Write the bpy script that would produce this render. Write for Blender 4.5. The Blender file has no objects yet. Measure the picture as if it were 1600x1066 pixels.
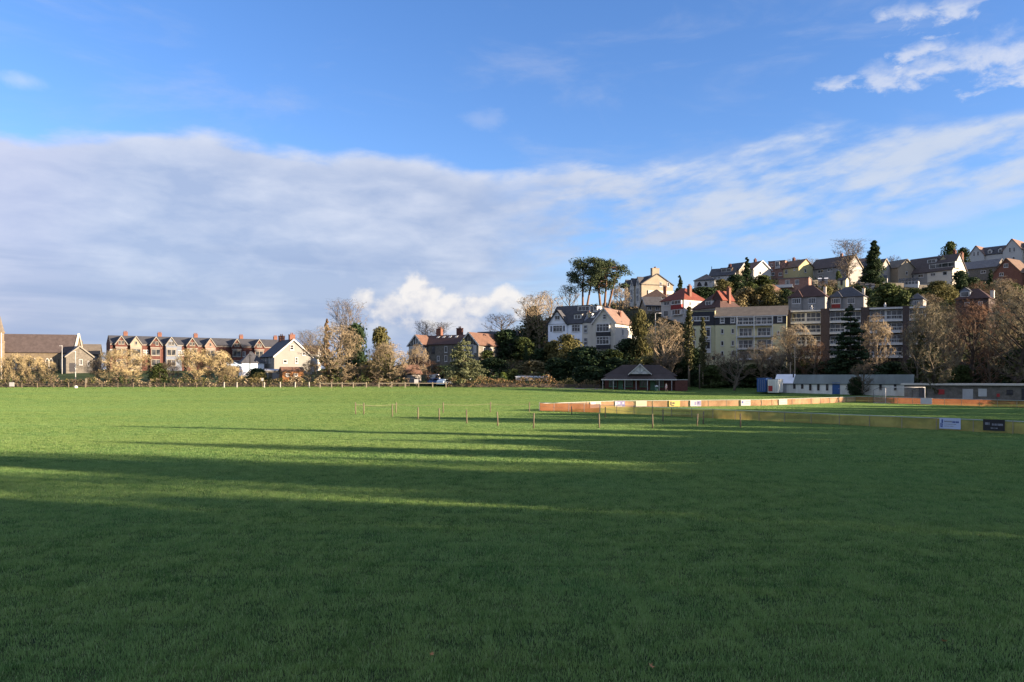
import bpy, bmesh, math, random
from mathutils import Vector, Matrix, noise as mnoise
R = math.radians
F = 1244.0            # focal length in photo pixels
HOR = 590.0           # horizon row of the photo
CAMH = 3.9
sc = bpy.context.scene
col = sc.collection
rnd = random.Random(11)

# ------------------------------------------------------------------ geometry helpers
class MB:
    """collects shapes, links them as one mesh object"""
    def __init__(s): s.v = []; s.f = []; s.m = []; s.cur = 0
    def add(s, vs, fs):
        b = len(s.v); s.v += [tuple(p) for p in vs]
        s.f += [tuple(i + b for i in f) for f in fs]; s.m += [s.cur] * len(fs); return s
    def box(s, x0, x1, y0, y1, z0, z1):
        return s.add([(x0,y0,z0),(x1,y0,z0),(x1,y1,z0),(x0,y1,z0),(x0,y0,z1),(x1,y0,z1),(x1,y1,z1),(x0,y1,z1)],
                     [(3,2,1,0),(4,5,6,7),(0,1,5,4),(1,2,6,5),(2,3,7,6),(3,0,4,7)])
    def hexa(s, p):   # 4 bottom, 4 top points
        return s.add(p, [(3,2,1,0),(4,5,6,7),(0,1,5,4),(1,2,6,5),(2,3,7,6),(3,0,4,7)])
    def slab(s, quad, n, t):
        """thick sheet: quad (or polygon) pushed along n by t"""
        n = Vector(n).normalized() * t; k = len(quad)
        q = [Vector(p) for p in quad]; vs = q + [p + n for p in q]
        fs = [tuple(range(k))[::-1], tuple(range(k, 2*k))] + [(i, (i+1) % k, k + (i+1) % k, k + i) for i in range(k)]
        return s.add(vs, fs)
    def tube(s, pts, rad, n=6, cap=True):
        rings = []
        pts = [Vector(p) for p in pts]
        for i, p in enumerate(pts):
            d = (pts[min(i+1, len(pts)-1)] - pts[max(i-1, 0)])
            d = d.normalized() if d.length > 1e-9 else Vector((0,0,1))
            a = d.cross(Vector((0.13,0.97,0.2)) if abs(d.y) < .9 else Vector((1,0,0))).normalized(); b = d.cross(a)
            r = rad[i] if hasattr(rad, '__len__') else rad
            rings.append([p + (a*math.cos(2*math.pi*k/n) + b*math.sin(2*math.pi*k/n))*r for k in range(n)])
        vs = [p for r in rings for p in r]; fs = []
        for i in range(len(rings)-1):
            for k in range(n):
                fs.append((i*n+k, i*n+(k+1) % n, (i+1)*n+(k+1) % n, (i+1)*n+k))
        if cap: fs += [tuple(range(n))[::-1], tuple(range((len(rings)-1)*n, len(rings)*n))]
        return s.add(vs, fs)
    def bar(s, a, b, r=.05, n=4): return s.tube([a, b], r, n)
    def lathe(s, prof, n=12, c=(0,0,0)):
        vs = [(c[0]+r*math.cos(2*math.pi*k/n), c[1]+r*math.sin(2*math.pi*k/n), c[2]+z) for r, z in prof for k in range(n)]
        fs = [(i*n+k, i*n+(k+1) % n, (i+1)*n+(k+1) % n, (i+1)*n+k) for i in range(len(prof)-1) for k in range(n)]
        fs += [tuple(range(n))[::-1], tuple(range((len(prof)-1)*n, len(prof)*n))]
        return s.add(vs, fs)
    def mesh(s, name, mats, smooth=False):
        me = bpy.data.meshes.new(name); me.from_pydata(s.v, [], s.f)
        for m in (mats if isinstance(mats, (list, tuple)) else [mats]): me.materials.append(m)
        if any(s.m): me.polygons.foreach_set('material_index', s.m)
        if smooth: me.polygons.foreach_set('use_smooth', [True]*len(s.f))
        me.update(); return me
    def build(s, name, mats, parent=None, smooth=False, label=None):
        o = bpy.data.objects.new(name, s.mesh(name, mats, smooth)); col.objects.link(o)
        if parent: o.parent = parent
        if label: o['label'] = label
        return o

def tag(o, label=None, cat=None, group=None, kind=None):
    if label: o['label'] = label
    if cat: o['category'] = cat
    if group: o['group'] = group
    if kind: o['kind'] = kind
    return o
def thing(name, label, cat, loc=(0,0,0), yaw=0, group=None, scale=1):
    o = bpy.data.objects.new(name, None); col.objects.link(o); o.empty_display_size = .5
    o.location = loc; o.rotation_euler = (0,0,R(yaw)); o.scale = (scale,)*3 if not hasattr(scale, '__len__') else scale
    return tag(o, label, cat, group)
def put(me, name, parent=None):
    o = bpy.data.objects.new(name, me); col.objects.link(o)
    if parent: o.parent = parent
    return o

# ------------------------------------------------------------------ materials
def new_mat(name):
    m = bpy.data.materials.new(name); m.use_nodes = True; nt = m.node_tree; nt.nodes.clear()
    return m, nt, nt.nodes.new('ShaderNodeOutputMaterial')
def mat(name, c, rough=.8, var=.18, scale=1.5, bump=0, bscale=8, c2=None, metal=0, stretch=(1,1,1), spec=.3, trans=0, patch=None):
    """Principled with noise-varied colour; optional bump, second colour, leaf translucency"""
    m, nt, out = new_mat(name); N = nt.nodes; L = nt.links
    p = N.new('ShaderNodeBsdfPrincipled'); p.inputs['Roughness'].default_value = rough
    p.inputs['Metallic'].default_value = metal; p.inputs['Specular IOR Level'].default_value = spec
    tc = N.new('ShaderNodeTexCoord'); mp = N.new('ShaderNodeMapping'); mp.inputs['Scale'].default_value = stretch
    L.new(tc.outputs['Object'], mp.inputs['Vector'])
    n = N.new('ShaderNodeTexNoise'); n.inputs['Scale'].default_value = scale; n.inputs['Detail'].default_value = 6; n.inputs['Roughness'].default_value = .65
    L.new(mp.outputs['Vector'], n.inputs['Vector'])
    mx = N.new('ShaderNodeMix'); mx.data_type = 'RGBA'
    a = tuple(max(0, k*(1-var)) for k in c) + (1,); b = (tuple(min(1, k*(1+var)) for k in c) if c2 is None else tuple(c2)) + (1,)
    mx.inputs['A'].default_value = a; mx.inputs['B'].default_value = b
    mr = N.new('ShaderNodeMapRange'); mr.inputs['From Min'].default_value = .3; mr.inputs['From Max'].default_value = .7
    L.new(n.outputs['Fac'], mr.inputs['Value']); L.new(mr.outputs['Result'], mx.inputs['Factor'])
    L.new(mx.outputs['Result'], p.inputs['Base Color'])
    if bump:
        n2 = N.new('ShaderNodeTexNoise'); n2.inputs['Scale'].default_value = bscale; n2.inputs['Detail'].default_value = 4
        L.new(mp.outputs['Vector'], n2.inputs['Vector'])
        bp = N.new('ShaderNodeBump'); bp.inputs['Strength'].default_value = bump; bp.inputs['Distance'].default_value = .1
        L.new(n2.outputs['Fac'], bp.inputs['Height']); L.new(bp.outputs['Normal'], p.inputs['Normal'])
    sh = p.outputs['BSDF']
    if trans:
        t = N.new('ShaderNodeBsdfTranslucent'); L.new(mx.outputs['Result'], t.inputs['Color'])
        ms = N.new('ShaderNodeMixShader'); ms.inputs[0].default_value = trans
        L.new(sh, ms.inputs[1]); L.new(t.outputs[0], ms.inputs[2]); sh = ms.outputs[0]
    L.new(sh, out.inputs['Surface']); return m
def roof_mat(name, c, var=.25):
    """courses of tiles: dark lap lines every 0.3 m of height, mottled tiles"""
    m, nt, out = new_mat(name); N = nt.nodes; L = nt.links
    p = N.new('ShaderNodeBsdfPrincipled'); p.inputs['Roughness'].default_value = .75; p.inputs['Specular IOR Level'].default_value = .3
    tc = N.new('ShaderNodeTexCoord')
    n = N.new('ShaderNodeTexNoise'); n.inputs['Scale'].default_value = .9; n.inputs['Detail'].default_value = 8; n.inputs['Roughness'].default_value = .75
    L.new(tc.outputs['Object'], n.inputs['Vector'])
    mx = N.new('ShaderNodeMix'); mx.data_type = 'RGBA'
    mx.inputs['A'].default_value = tuple(k*(1-var*1.4) for k in c)+(1,); mx.inputs['B'].default_value = tuple(k*(1+var) for k in c)+(1,)
    mr = N.new('ShaderNodeMapRange'); mr.inputs['From Min'].default_value = .3; mr.inputs['From Max'].default_value = .7
    L.new(n.outputs['Fac'], mr.inputs['Value']); L.new(mr.outputs['Result'], mx.inputs['Factor'])
    L.new(mx.outputs['Result'], p.inputs['Base Color'])
    w = N.new('ShaderNodeTexWave'); w.wave_type = 'BANDS'; w.bands_direction = 'Z'; w.wave_profile = 'SAW'; w.inputs['Scale'].default_value = 1.6
    w.inputs['Distortion'].default_value = .4; L.new(tc.outputs['Object'], w.inputs['Vector'])
    bp = N.new('ShaderNodeBump'); bp.inputs['Strength'].default_value = .35; bp.inputs['Distance'].default_value = .05
    L.new(w.outputs['Fac'], bp.inputs['Height']); L.new(bp.outputs['Normal'], p.inputs['Normal'])
    L.new(p.outputs['BSDF'], out.inputs['Surface']); return m
def glass_mat():
    m, nt, out = new_mat('window_glass'); N = nt.nodes; L = nt.links
    p = N.new('ShaderNodeBsdfPrincipled'); p.inputs['Base Color'].default_value = (.02,.025,.03,1)
    p.inputs['Roughness'].default_value = .08; p.inputs['Specular IOR Level'].default_value = .5
    tc = N.new('ShaderNodeTexCoord'); n = N.new('ShaderNodeTexNoise'); n.inputs['Scale'].default_value = .6
    L.new(tc.outputs['Object'], n.inputs['Vector'])
    cr = N.new('ShaderNodeValToRGB'); cr.color_ramp.elements[0].position = .45; cr.color_ramp.elements[0].color = (.015,.018,.022,1)
    cr.color_ramp.elements[1].position = .7; cr.color_ramp.elements[1].color = (.085,.09,.10,1)  # blotches in the base colour stand in for varied reflections
    L.new(n.outputs['Fac'], cr.inputs[0]); L.new(cr.outputs[0], p.inputs['Base Color'])
    L.new(p.outputs['BSDF'], out.inputs['Surface']); return m

M = {}
def defmats():
    M['glass'] = glass_mat()
    M['white'] = mat('white_paint', (.46,.46,.455), .5, .06)
    M['render_white'] = mat('white_render', (.40,.40,.39), .85, .08, .4)
    M['render_blue'] = mat('bluish_white_render', (.70,.74,.81), .85, .07, .4)
    M['cream'] = mat('cream_render', (.34,.30,.20), .85, .08, .4)
    M['cream_pale'] = mat('pale_cream_render', (.49,.465,.41), .85, .08, .4)
    M['yellow_pale'] = mat('pale_yellow_render', (.46,.45,.29), .85, .08, .4)
    M['yellow'] = mat('yellow_render', (.36,.32,.17), .85, .06, .4)
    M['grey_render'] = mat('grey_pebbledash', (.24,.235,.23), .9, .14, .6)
    M['buff'] = mat('buff_render', (.25,.215,.165), .9, .14, .6)
    M['stone'] = mat('grey_stone', (.125,.116,.10), .9, .35, 1.8, .4, 3)
    M['stone_warm'] = mat('warm_stone', (.15,.122,.085), .9, .28, 1.2, .3, 3)
    M['brick'] = mat('red_brick', (.085,.034,.027), .85, .3, 2.5, .2, 6)
    M['brick_dark'] = mat('dark_brown_brick', (.06,.045,.043), .85, .3, 2.5, .2, 6)
    M['brick_orange'] = mat('orange_brick', (.15,.07,.05), .85, .25, 2.5)
    M['pinkish'] = mat('pinkish_brick', (.22,.13,.105), .9, .25, 1.5)
    M['bluegrey'] = mat('blue_grey_paint', (.13,.155,.20), .8, .1)
    M['slate'] = roof_mat('dark_slate_roof', (.055,.058,.068))
    M['slate_brown'] = roof_mat('brown_slate_roof', (.078,.062,.06))
    M['slate_light'] = roof_mat('light_slate_roof', (.13,.13,.14))
    M['tile_brown'] = roof_mat('brown_tile_roof', (.13,.085,.06))
    M['tile_grey'] = roof_mat('grey_tile_roof', (.12,.105,.088))
    M['tile_dark'] = roof_mat('dark_brown_tile_roof', (.042,.032,.03))  # darker brown tile for the pavilion roofs
    M['tile_red'] = roof_mat('red_tile_roof', (.15,.04,.026))
    M['tile_darkred'] = roof_mat('dark_red_tile_roof', (.06,.032,.028))
    M['tile_terra'] = roof_mat('terracotta_tile_roof', (.125,.07,.05))
    M['tile_pink'] = roof_mat('weathered_pink_tile_roof', (.17,.11,.085))
    M['timber'] = mat('dark_timber', (.03,.03,.035), .7, .2)
    M['red_panel'] = mat('dark_red_panel', (.20,.03,.03), .7, .15)
    M['black_panel'] = mat('black_panel', (.02,.022,.03), .6, .2)
    M['metal'] = mat('grey_metal', (.35,.36,.37), .45, .1, metal=.5)
    M['pale_metal'] = mat('pale_painted_steel', (.42,.43,.42), .5, .08)
    M['blue'] = mat('blue_painted_steel', (.03,.09,.25), .5, .2, 1.0)
    M['hut_wall'] = mat('white_painted_boards', (.66,.66,.60), .8, .18, .9, stretch=(1,1,.25))
    M['hut_roof'] = mat('grey_green_sheet_roof', (.13,.155,.145), .7, .25, .7, stretch=(1,.2,.2))
    M['white_roof'] = mat('white_painted_sheet_roof', (.66,.68,.71), .6, .1, .7)
    M['wood'] = mat('weathered_wood', (.135,.11,.075), .85, .3, 3, stretch=(1,1,.2))
    M['wood_pale'] = mat('pale_wood', (.25,.22,.16), .85, .2, 3)
    M['wood_orange'] = mat('orange_stained_wood', (.19,.085,.03), .8, .3, 2)
    M['bark'] = mat('grey_bark', (.12,.10,.075), .9, .35, 2, .5, 5, stretch=(1,1,.3))
    M['bark_pale'] = mat('pale_bark', (.22,.175,.125), .9, .3, 2, .4, 5, stretch=(1,1,.3))
    M['bark_red'] = mat('reddish_pine_bark', (.13,.08,.055), .9, .35, 2, .5, 5, stretch=(1,1,.3))
    M['bark_dark'] = mat('dark_bark', (.07,.055,.045), .9, .35, 2, .4, 5)
    M['twig_straw'] = mat('straw_twigs', (.36,.29,.155), .9, .3, .5)
    M['twig_tan'] = mat('tan_twigs', (.27,.215,.135), .9, .3, .5)
    M['twig_brown'] = mat('brown_twigs', (.12,.09,.06), .9, .35, .5)
    M['twig_rust'] = mat('rusty_twigs', (.15,.082,.048), .9, .3, .5)
    M['twig_olive'] = mat('olive_brown_twigs', (.20,.172,.105), .9, .35, .5)
    M['cream_lit'] = mat('sunlit_cream_render', (.205,.203,.19), .85, .08, .4)  # copy of the cream render, colour lowered for the sunlit gabled house
    M['trim'] = mat('pale_stone_trim', (.20,.19,.165), .7, .08)
    M['post_white'] = mat('chipped_white_post_paint', (.30,.29,.26), .7, .15, 3)
    M['twig_grey'] = mat('grey_twigs', (.15,.13,.115), .9, .3, .5)
    M['leaf_dark'] = mat('dark_evergreen_leaves', (.022,.04,.016), .75, .5, .8, trans=.12, spec=.15)
    M['leaf_mid'] = mat('green_leaves', (.055,.075,.024), .75, .5, .8, trans=.2, spec=.15)
    M['leaf_olive'] = mat('olive_leaves', (.10,.095,.035), .75, .45, .8, trans=.2, spec=.15)
    M['leaf_pine'] = mat('pine_needles', (.05,.068,.032), .8, .45, .8, trans=.12, spec=.15)
    M['leaf_cedar'] = mat('blue_green_cedar_needles', (.105,.12,.062), .8, .45, .7, trans=.12, spec=.15)
    M['leaf_bright'] = mat('bright_green_leaves', (.10,.14,.03), .75, .4, .8, trans=.25, spec=.15)
    M['leaf_ivy'] = mat('ivy_leaves', (.06,.062,.024), .7, .5, .8, trans=.12, spec=.2)
    M['leaf_brown'] = mat('brown_beech_leaves', (.20,.13,.065), .8, .4, .8, trans=.2, spec=.15)
    M['leaf_hedge'] = mat('hedge_leaves', (.13,.12,.05), .8, .55, .5, trans=.15, c2=(.24,.19,.095), spec=.15)
    M['dead_leaf'] = mat('dry_leaf', (.36,.17,.07), .7, .4, 20)
    M['tarmac'] = mat('grey_tarmac', (.12,.12,.125), .9, .2, .8)
    M['skin'] = mat('skin', (.55,.35,.26), .6, .05)
    M['shirt'] = mat('white_shirt', (.75,.74,.72), .8, .05)
    M['shorts'] = mat('pale_pink_shorts', (.62,.42,.42), .8, .05)
    M['hair'] = mat('dark_hair', (.04,.03,.02), .7, .2)
    M['tyre'] = mat('black_rubber', (.02,.02,.02), .8, .1)
    M['carblue'] = mat('blue_car_paint', (.05,.13,.36), .25, .03, spec=.6)
    M['carpale'] = mat('pale_blue_car_paint', (.42,.54,.68), .25, .03, spec=.6)
    M['carwhite'] = mat('white_car_paint', (.75,.76,.78), .25, .03, spec=.6)
    M['green_bin'] = mat('green_bin_plastic', (.05,.12,.07), .5, .1)
    M['black'] = mat('black_paint', (.015,.015,.018), .5, .1)
    M['red'] = mat('red_paint', (.30,.03,.03), .6, .15)
defmats()

# ------------------------------------------------------------------ terrain
COLS = [  # photo column, then (distance, ground height) pairs
 (-900, [(0,0),(120,0),(165,1.6),(250,5),(320,6),(600,7)]),
 (600,  [(0,0),(120,0),(142,.75),(165,1.9),(205,4.2),(250,6.2),(320,7),(600,8)]),
 (700,  [(0,0),(120,0),(142,.75),(165,1.9),(185,3.5),(205,7),(250,12),(320,14),(600,13)]),
 (830,  [(0,0),(120,0),(142,.75),(165,1.9),(190,5),(205,9),(230,15),(260,20),(320,22),(600,20)]),
 (930,  [(0,0),(120,0),(142,.7),(165,1.6),(180,3),(205,11),(230,20),(260,26),(320,30),(600,28)]),
 (1020, [(0,0),(120,0),(142,.6),(163,1.25),(180,3),(205,12),(230,21.5),(260,27.5),(290,32),(320,34),(600,32)]),
 (1120, [(0,0),(120,0),(150,.8),(172,1.8),(188,6),(225,20),(260,29),(290,37),(320,41),(600,38)]),
 (1250, [(0,0),(120,0),(150,.75),(170,1.6),(187,6.5),(225,20.5),(260,31),(290,39.5),(320,44),(600,44)]),
 (1400, [(0,0),(120,0),(145,.5),(165,1.3),(187,6.5),(225,21),(260,30.5),(290,37),(330,47),(600,49)]),
 (1600, [(0,0),(120,0),(135,.3),(160,1.3),(187,7),(225,19.5),(260,30),(290,37),(330,47.5),(380,56),(600,58)]),
 (1900, [(0,0),(120,0),(150,.5),(187,3),(225,8),(290,16),(330,20),(600,22)]),
]
def _lin(tab, y):
    if y <= tab[0][0]: return tab[0][1]
    for (a, za), (b, zb) in zip(tab, tab[1:]):
        if y <= b: return za + (zb-za)*(y-a)/(b-a)
    return tab[-1][1]
def zg(x, y):
    if y < 110: return 0.0
    px = 800 + F*x/y
    if px <= COLS[0][0]: return _lin(COLS[0][1], y)
    for (a, ta), (b, tb) in zip(COLS, COLS[1:]):
        if px <= b:
            t = (px-a)/(b-a); return _lin(ta, y)*(1-t) + _lin(tb, y)*t
    return _lin(COLS[-1][1], y)
def X(px, Y): return (px-800)/F*Y
def Z(py, Y): return CAMH + (HOR-py)/F*Y
def G(px, Y):                      # ground point under photo column px at distance Y
    x = X(px, Y); return Vector((x, Y, zg(x, Y)))
def flat(px, py):                  # point of the flat field seen at a photo pixel
    Y = F*CAMH/(py-HOR); return Vector((X(px, Y), Y, 0))

# ------------------------------------------------------------------ node expressions
class E:
    nt = None
    def __init__(s, k): s.k = k
    @staticmethod
    def op(o, *a):
        n = E.nt.nodes.new('ShaderNodeMath'); n.operation = o
        for i, v in enumerate(a):
            if isinstance(v, E): E.nt.links.new(v.k, n.inputs[i])
            else: n.inputs[i].default_value = v
        return E(n.outputs[0])
    def __add__(s, o): return E.op('ADD', s, o)
    __radd__ = __add__
    def __sub__(s, o): return E.op('SUBTRACT', s, o)
    def __rsub__(s, o): return E.op('SUBTRACT', o, s)
    def __mul__(s, o): return E.op('MULTIPLY', s, o)
    __rmul__ = __mul__
    def __truediv__(s, o): return E.op('DIVIDE', s, o)
    def clamp(s): return E.op('MINIMUM', E.op('MAXIMUM', s, 0.0), 1.0)
def sstep(x, a, b):
    n = E.nt.nodes.new('ShaderNodeMapRange'); n.interpolation_type = 'SMOOTHSTEP'
    E.nt.links.new(x.k, n.inputs['Value']); n.inputs['From Min'].default_value = a; n.inputs['From Max'].default_value = b
    return E(n.outputs['Result'])
def nz(vec, scale, detail=6, rough=.55, dist=0):
    n = E.nt.nodes.new('ShaderNodeTexNoise'); n.inputs['Scale'].default_value = scale; n.inputs['Detail'].default_value = detail
    n.inputs['Roughness'].default_value = rough; n.inputs['Distortion'].default_value = dist
    E.nt.links.new(vec, n.inputs['Vector']); return E(n.outputs['Fac'])
def comb(x, y, z):
    n = E.nt.nodes.new('ShaderNodeCombineXYZ')
    for i, v in enumerate((x, y, z)):
        if isinstance(v, E): E.nt.links.new(v.k, n.inputs[i])
        else: n.inputs[i].default_value = v
    return n.outputs[0]
def mixc(f, a, b):
    n = E.nt.nodes.new('ShaderNodeMix'); n.data_type = 'RGBA'
    if isinstance(f, E): E.nt.links.new(f.k, n.inputs['Factor'])
    else: n.inputs['Factor'].default_value = f
    for k, v in (('A', a), ('B', b)):
        if isinstance(v, tuple): n.inputs[k].default_value = v + (1,)
        else: E.nt.links.new(v, n.inputs[k])
    return n.outputs['Result']
def curve(x, pts):
    """pts (x, y) in 0..1"""
    n = E.nt.nodes.new('ShaderNodeFloatCurve'); c = n.mapping.curves[0]
    c.points[0].location = pts[0]; c.points[1].location = pts[-1]
    for p in pts[1:-1]: c.points.new(*p)
    n.mapping.update(); E.nt.links.new(x.k, n.inputs['Value']); return E(n.outputs[0])
# ------------------------------------------------------------------ camera, sun, sky
SUN_EL = 11.0; SUN_AZ = 107.5          # degrees; azimuth clockwise from the view direction
EXPO = 2.0; SKYG = tuple(k*2**(1.25-2.0) for k in (1.14, 1.05, 1.28))
cam = bpy.data.cameras.new('camera'); co = bpy.data.objects.new('camera', cam); col.objects.link(co)
co.location = (0, 0, CAMH); co.rotation_euler = (R(90), 0, 0)
cam.sensor_width = 36; cam.lens = 36*F/1600; cam.shift_y = (HOR-533)/1600; cam.clip_end = 5000; cam.clip_start = .1
sc.camera = co
sc.view_settings.view_transform = 'Standard'; sc.view_settings.look = 'None'; sc.view_settings.exposure = EXPO; sc.view_settings.gamma = 1
sl = bpy.data.lights.new('sun', 'SUN'); sl.energy = 5.0; sl.angle = R(.5); sl.color = (1, .77, .54)
so = bpy.data.objects.new('sun', sl); col.objects.link(so)
sd = Vector((math.sin(R(SUN_AZ))*math.cos(R(SUN_EL)), math.cos(R(SUN_AZ))*math.cos(R(SUN_EL)), math.sin(R(SUN_EL))))
so.rotation_euler = sd.to_track_quat('Z', 'Y').to_euler(); so.location = sd*200
w = bpy.data.worlds.new('World'); sc.world = w; w.use_nodes = True
nt = w.node_tree; nt.nodes.clear(); E.nt = nt
sky = nt.nodes.new('ShaderNodeTexSky'); sky.sky_type = 'NISHITA'; sky.sun_disc = False
sky.sun_elevation = R(SUN_EL); sky.sun_rotation = R(SUN_AZ); sky.air_density = 1.0; sky.dust_density = .3; sky.ozone_density = 3.0
SKYS = .10
tc = nt.nodes.new('ShaderNodeTexCoord'); sx = nt.nodes.new('ShaderNodeSeparateXYZ'); nt.links.new(tc.outputs['Generated'], sx.inputs[0])
dx, dy, dz = (E(sx.outputs[i]) for i in range(3))
th = E.op('ARCTAN2', dx, dy)*(180/math.pi)           # azimuth, degrees
ph = E.op('ARCSINE', dz)*(180/math.pi)               # elevation, degrees
def ang(px, py):
    t = math.atan((px-800)/F); return math.degrees(t), math.degrees(math.atan((HOR-py)/F*math.cos(t)))
V = comb(th*.05, ph*.13, 0.0)                        # cloud coordinates, stretched along the horizon
V2 = comb(th*.07, ph*.11, 3.7)
nA = nz(V, 1.7, 8, .5, .15); nB = nz(V, 5.0, 8, .55, .2); nC = nz(V2, 1.0, 4, .5)
# upper edge of the long cloud bank, by azimuth
ed = [(-180,8),(-60,13)] + [ang(*p) for p in ((0,205),(200,200),(330,212),(480,236),(600,233),(700,252),(800,268),(900,246),(1000,252),(1150,236),(1250,200),(1400,178),(1600,160))] + [(70,17),(180,10)]
edge = curve(th/360 + .5, [(t/360+.5, p/30) for t, p in ed])*30
d = edge - ph + (nA-.5)*3.0 + (nB-.5)*1.6
left = 1 - sstep(th, -4, 9)                          # solid bank on the left, broken on the right
bank = sstep(d, -.2, .9)
lo = [(-180,0),(-12,0)] + [ang(*p) for p in ((760,470),(900,430),(1050,405),(1200,395),(1400,360),(1600,330))] + [(70,9),(180,3)]
lower = sstep(ph - curve(th/360 + .5, [(t/360+.5, max(p,0)/30) for t, p in lo])*30 + (nA-.5)*5, -1.5, 2.2)
lower = E.op('MAXIMUM', lower, left*1.0)
brk = sstep(nA*.6 + nB*.4 + left*.30, .40, .56)
tr = th*.978 + ph*.208; pr = ph*.978 - th*.208        # streak axes, rising to the right
nF = nz(comb(tr*.05, pr*.22, 6.2), 2.0, 8, .56, .25); nG = nz(comb(tr*.12, pr*.42, 1.2), 2.0, 6, .55, .2)
strk = sstep(nF*.42 + nG*.26 + nB*.32, .395, .585)
brk = brk*left + strk*(1-left)
bankA = bank*lower*(brk*.88)
# low pale veil over the horizon, small cumulus at the upper right, one bright cumulus, thin wisps
veil = (1 - sstep(ph, 1.0, 9.5))*.62
def blob(px, py, rx, ry, wx=0, wy=0):
    t, p = ang(px, py); a = (th - t + wx)/rx; b = (ph - p + wy)/ry
    return 1 - E.op('SQRT', a*a + b*b)
nD = nz(comb(th*.16, ph*.30, 9.1), 2.2, 8, .62, .3)
cum = None
for b in ((1425,24,2.4,.9),(1490,14,2.0,1.0),(1545,88,4.6,1.9),(1385,122,3.2,1.2),(1590,118,2.2,.8),(1325,132,2.2,.6),(1440,75,1.6,.7),(1480,100,2.4,.8)):
    v = blob(*b, wx=(nB-.5)*9, wy=(nD-.5)*3.2); cum = v if cum is None else E.op('MAXIMUM', cum, v)
nE = nz(comb(th*.30, ph*.36, 2.3), 1.9, 8, .55, .15)
cumA = sstep(cum*1.1 + (nD-.5)*2.8 + (nE-.5)*1.8, .05, 1.25)*.72
tall = None
for b in ((655,468,2.3,2.6),(612,482,2.4,1.7),(568,470,1.4,1.3),(700,486,2.8,1.6),(748,479,2.2,1.2),(792,473,2.4,1.4),(822,482,2.0,1.4),(690,508,6,1.3)):
    v = blob(*b); tall = v if tall is None else E.op('MAXIMUM', tall, v)
tallA = sstep(tall + (nE-.5)*1.25 + (nz(comb(th*.9, ph*1.0, 4.4), 1.5, 5, .6)-.5)*.35, .16, .62)*sstep(ph, 1.0, 4.2)
wisp = sstep(nz(comb(th*.03, ph*.10, 5.5), 2.4, 7, .6, .5), .50, .78)*.26*sstep(ph, 8, 16)
streak = sstep(blob(35,126,2.0,.75) + (nD-.5)*1.2, .1, 1.0)*.4
small = sstep(blob(755,187,2.9,1.1) + (nD-.5)*1.8, .2, 1.1)*.22
K = 1/2**EXPO                                        # display colour -> scene light
def sc3(c): return tuple(k*K for k in c)
hs = nt.nodes.new('ShaderNodeHueSaturation'); hs.inputs['Saturation'].default_value = 1.12; hs.inputs['Value'].default_value = 1.0
nt.links.new(sky.outputs[0], hs.inputs['Color'])
gain = nt.nodes.new('ShaderNodeMix'); gain.data_type = 'RGBA'; gain.blend_type = 'MULTIPLY'; gain.inputs['Factor'].default_value = 1
nt.links.new(hs.outputs[0], gain.inputs['A']); gain.inputs['B'].default_value = (SKYG[0], SKYG[1], SKYG[2], 1)
q = 1/SKYS
def cc(r, g, b):                                     # sRGB 0-255 -> light in the sky's own units
    f = lambda v: (v/255/12.92 if v/255 <= .04045 else ((v/255+.055)/1.055)**2.4)
    return tuple(f(v)*K*q for v in (r, g, b))
c = mixc(veil, gain.outputs['Result'], cc(178,200,228))
c = mixc(wisp, c, cc(205,212,232))
lit = (sstep(d, .1, 2.2)*-1 + 1)*.65 + (nB-.5)*2.0 + (nC-.5)*1.6 + .26 + (nA-.5)*1.2
ccol = mixc(lit.clamp(), cc(176,190,219), cc(220,225,239))
ccol = mixc(sstep(th, -2, 22)*.8, ccol, cc(214,224,240))
ccol = mixc(sstep(th, -34, -24)*-.4 + .4, ccol, cc(205,202,228))
c = mixc(bankA, c, ccol)
bands = sstep(nz(comb(th*.025, ph*.30, 8.0), 2.0, 5, .5, .4), .42, .66)*(1 - sstep(ph, 6.5, 11))*left
c = mixc(bands*.7, c, cc(158,180,218))
c = mixc(streak, c, cc(225,235,250)); c = mixc(small, c, cc(215,222,240))
c = mixc(cumA, c, mixc((nD*1.6-.3).clamp(), cc(206,216,238), cc(238,240,248)))
tl = (E(tall.k)*.35 + (nE-.45)*3.4 + (ph-3.2)*.15).clamp()
c = mixc(tallA*.92, c, mixc(tl, cc(196,203,222), cc(250,246,243)))
# unseen bright broken cloud added overhead and behind to lift the ambient light
high = sstep(ph, 27, 45); back = sstep(E.op('ABSOLUTE', th), 42, 75)*sstep(ph, 2, 14)
over = E.op('MAXIMUM', high, back)*sstep(nz(tc.outputs['Generated'], 2.6, 6, .6), .36, .52)
c = mixc(over*.38, c, tuple(k*1.35 for k in cc(246,244,240)))
bg = nt.nodes.new('ShaderNodeBackground'); nt.links.new(c, bg.inputs['Color']); bg.inputs['Strength'].default_value = SKYS
wo = nt.nodes.new('ShaderNodeOutputWorld'); nt.links.new(bg.outputs[0], wo.inputs['Surface'])
w.cycles.sampling_method = 'MANUAL'; w.cycles.sample_map_resolution = 512
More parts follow.
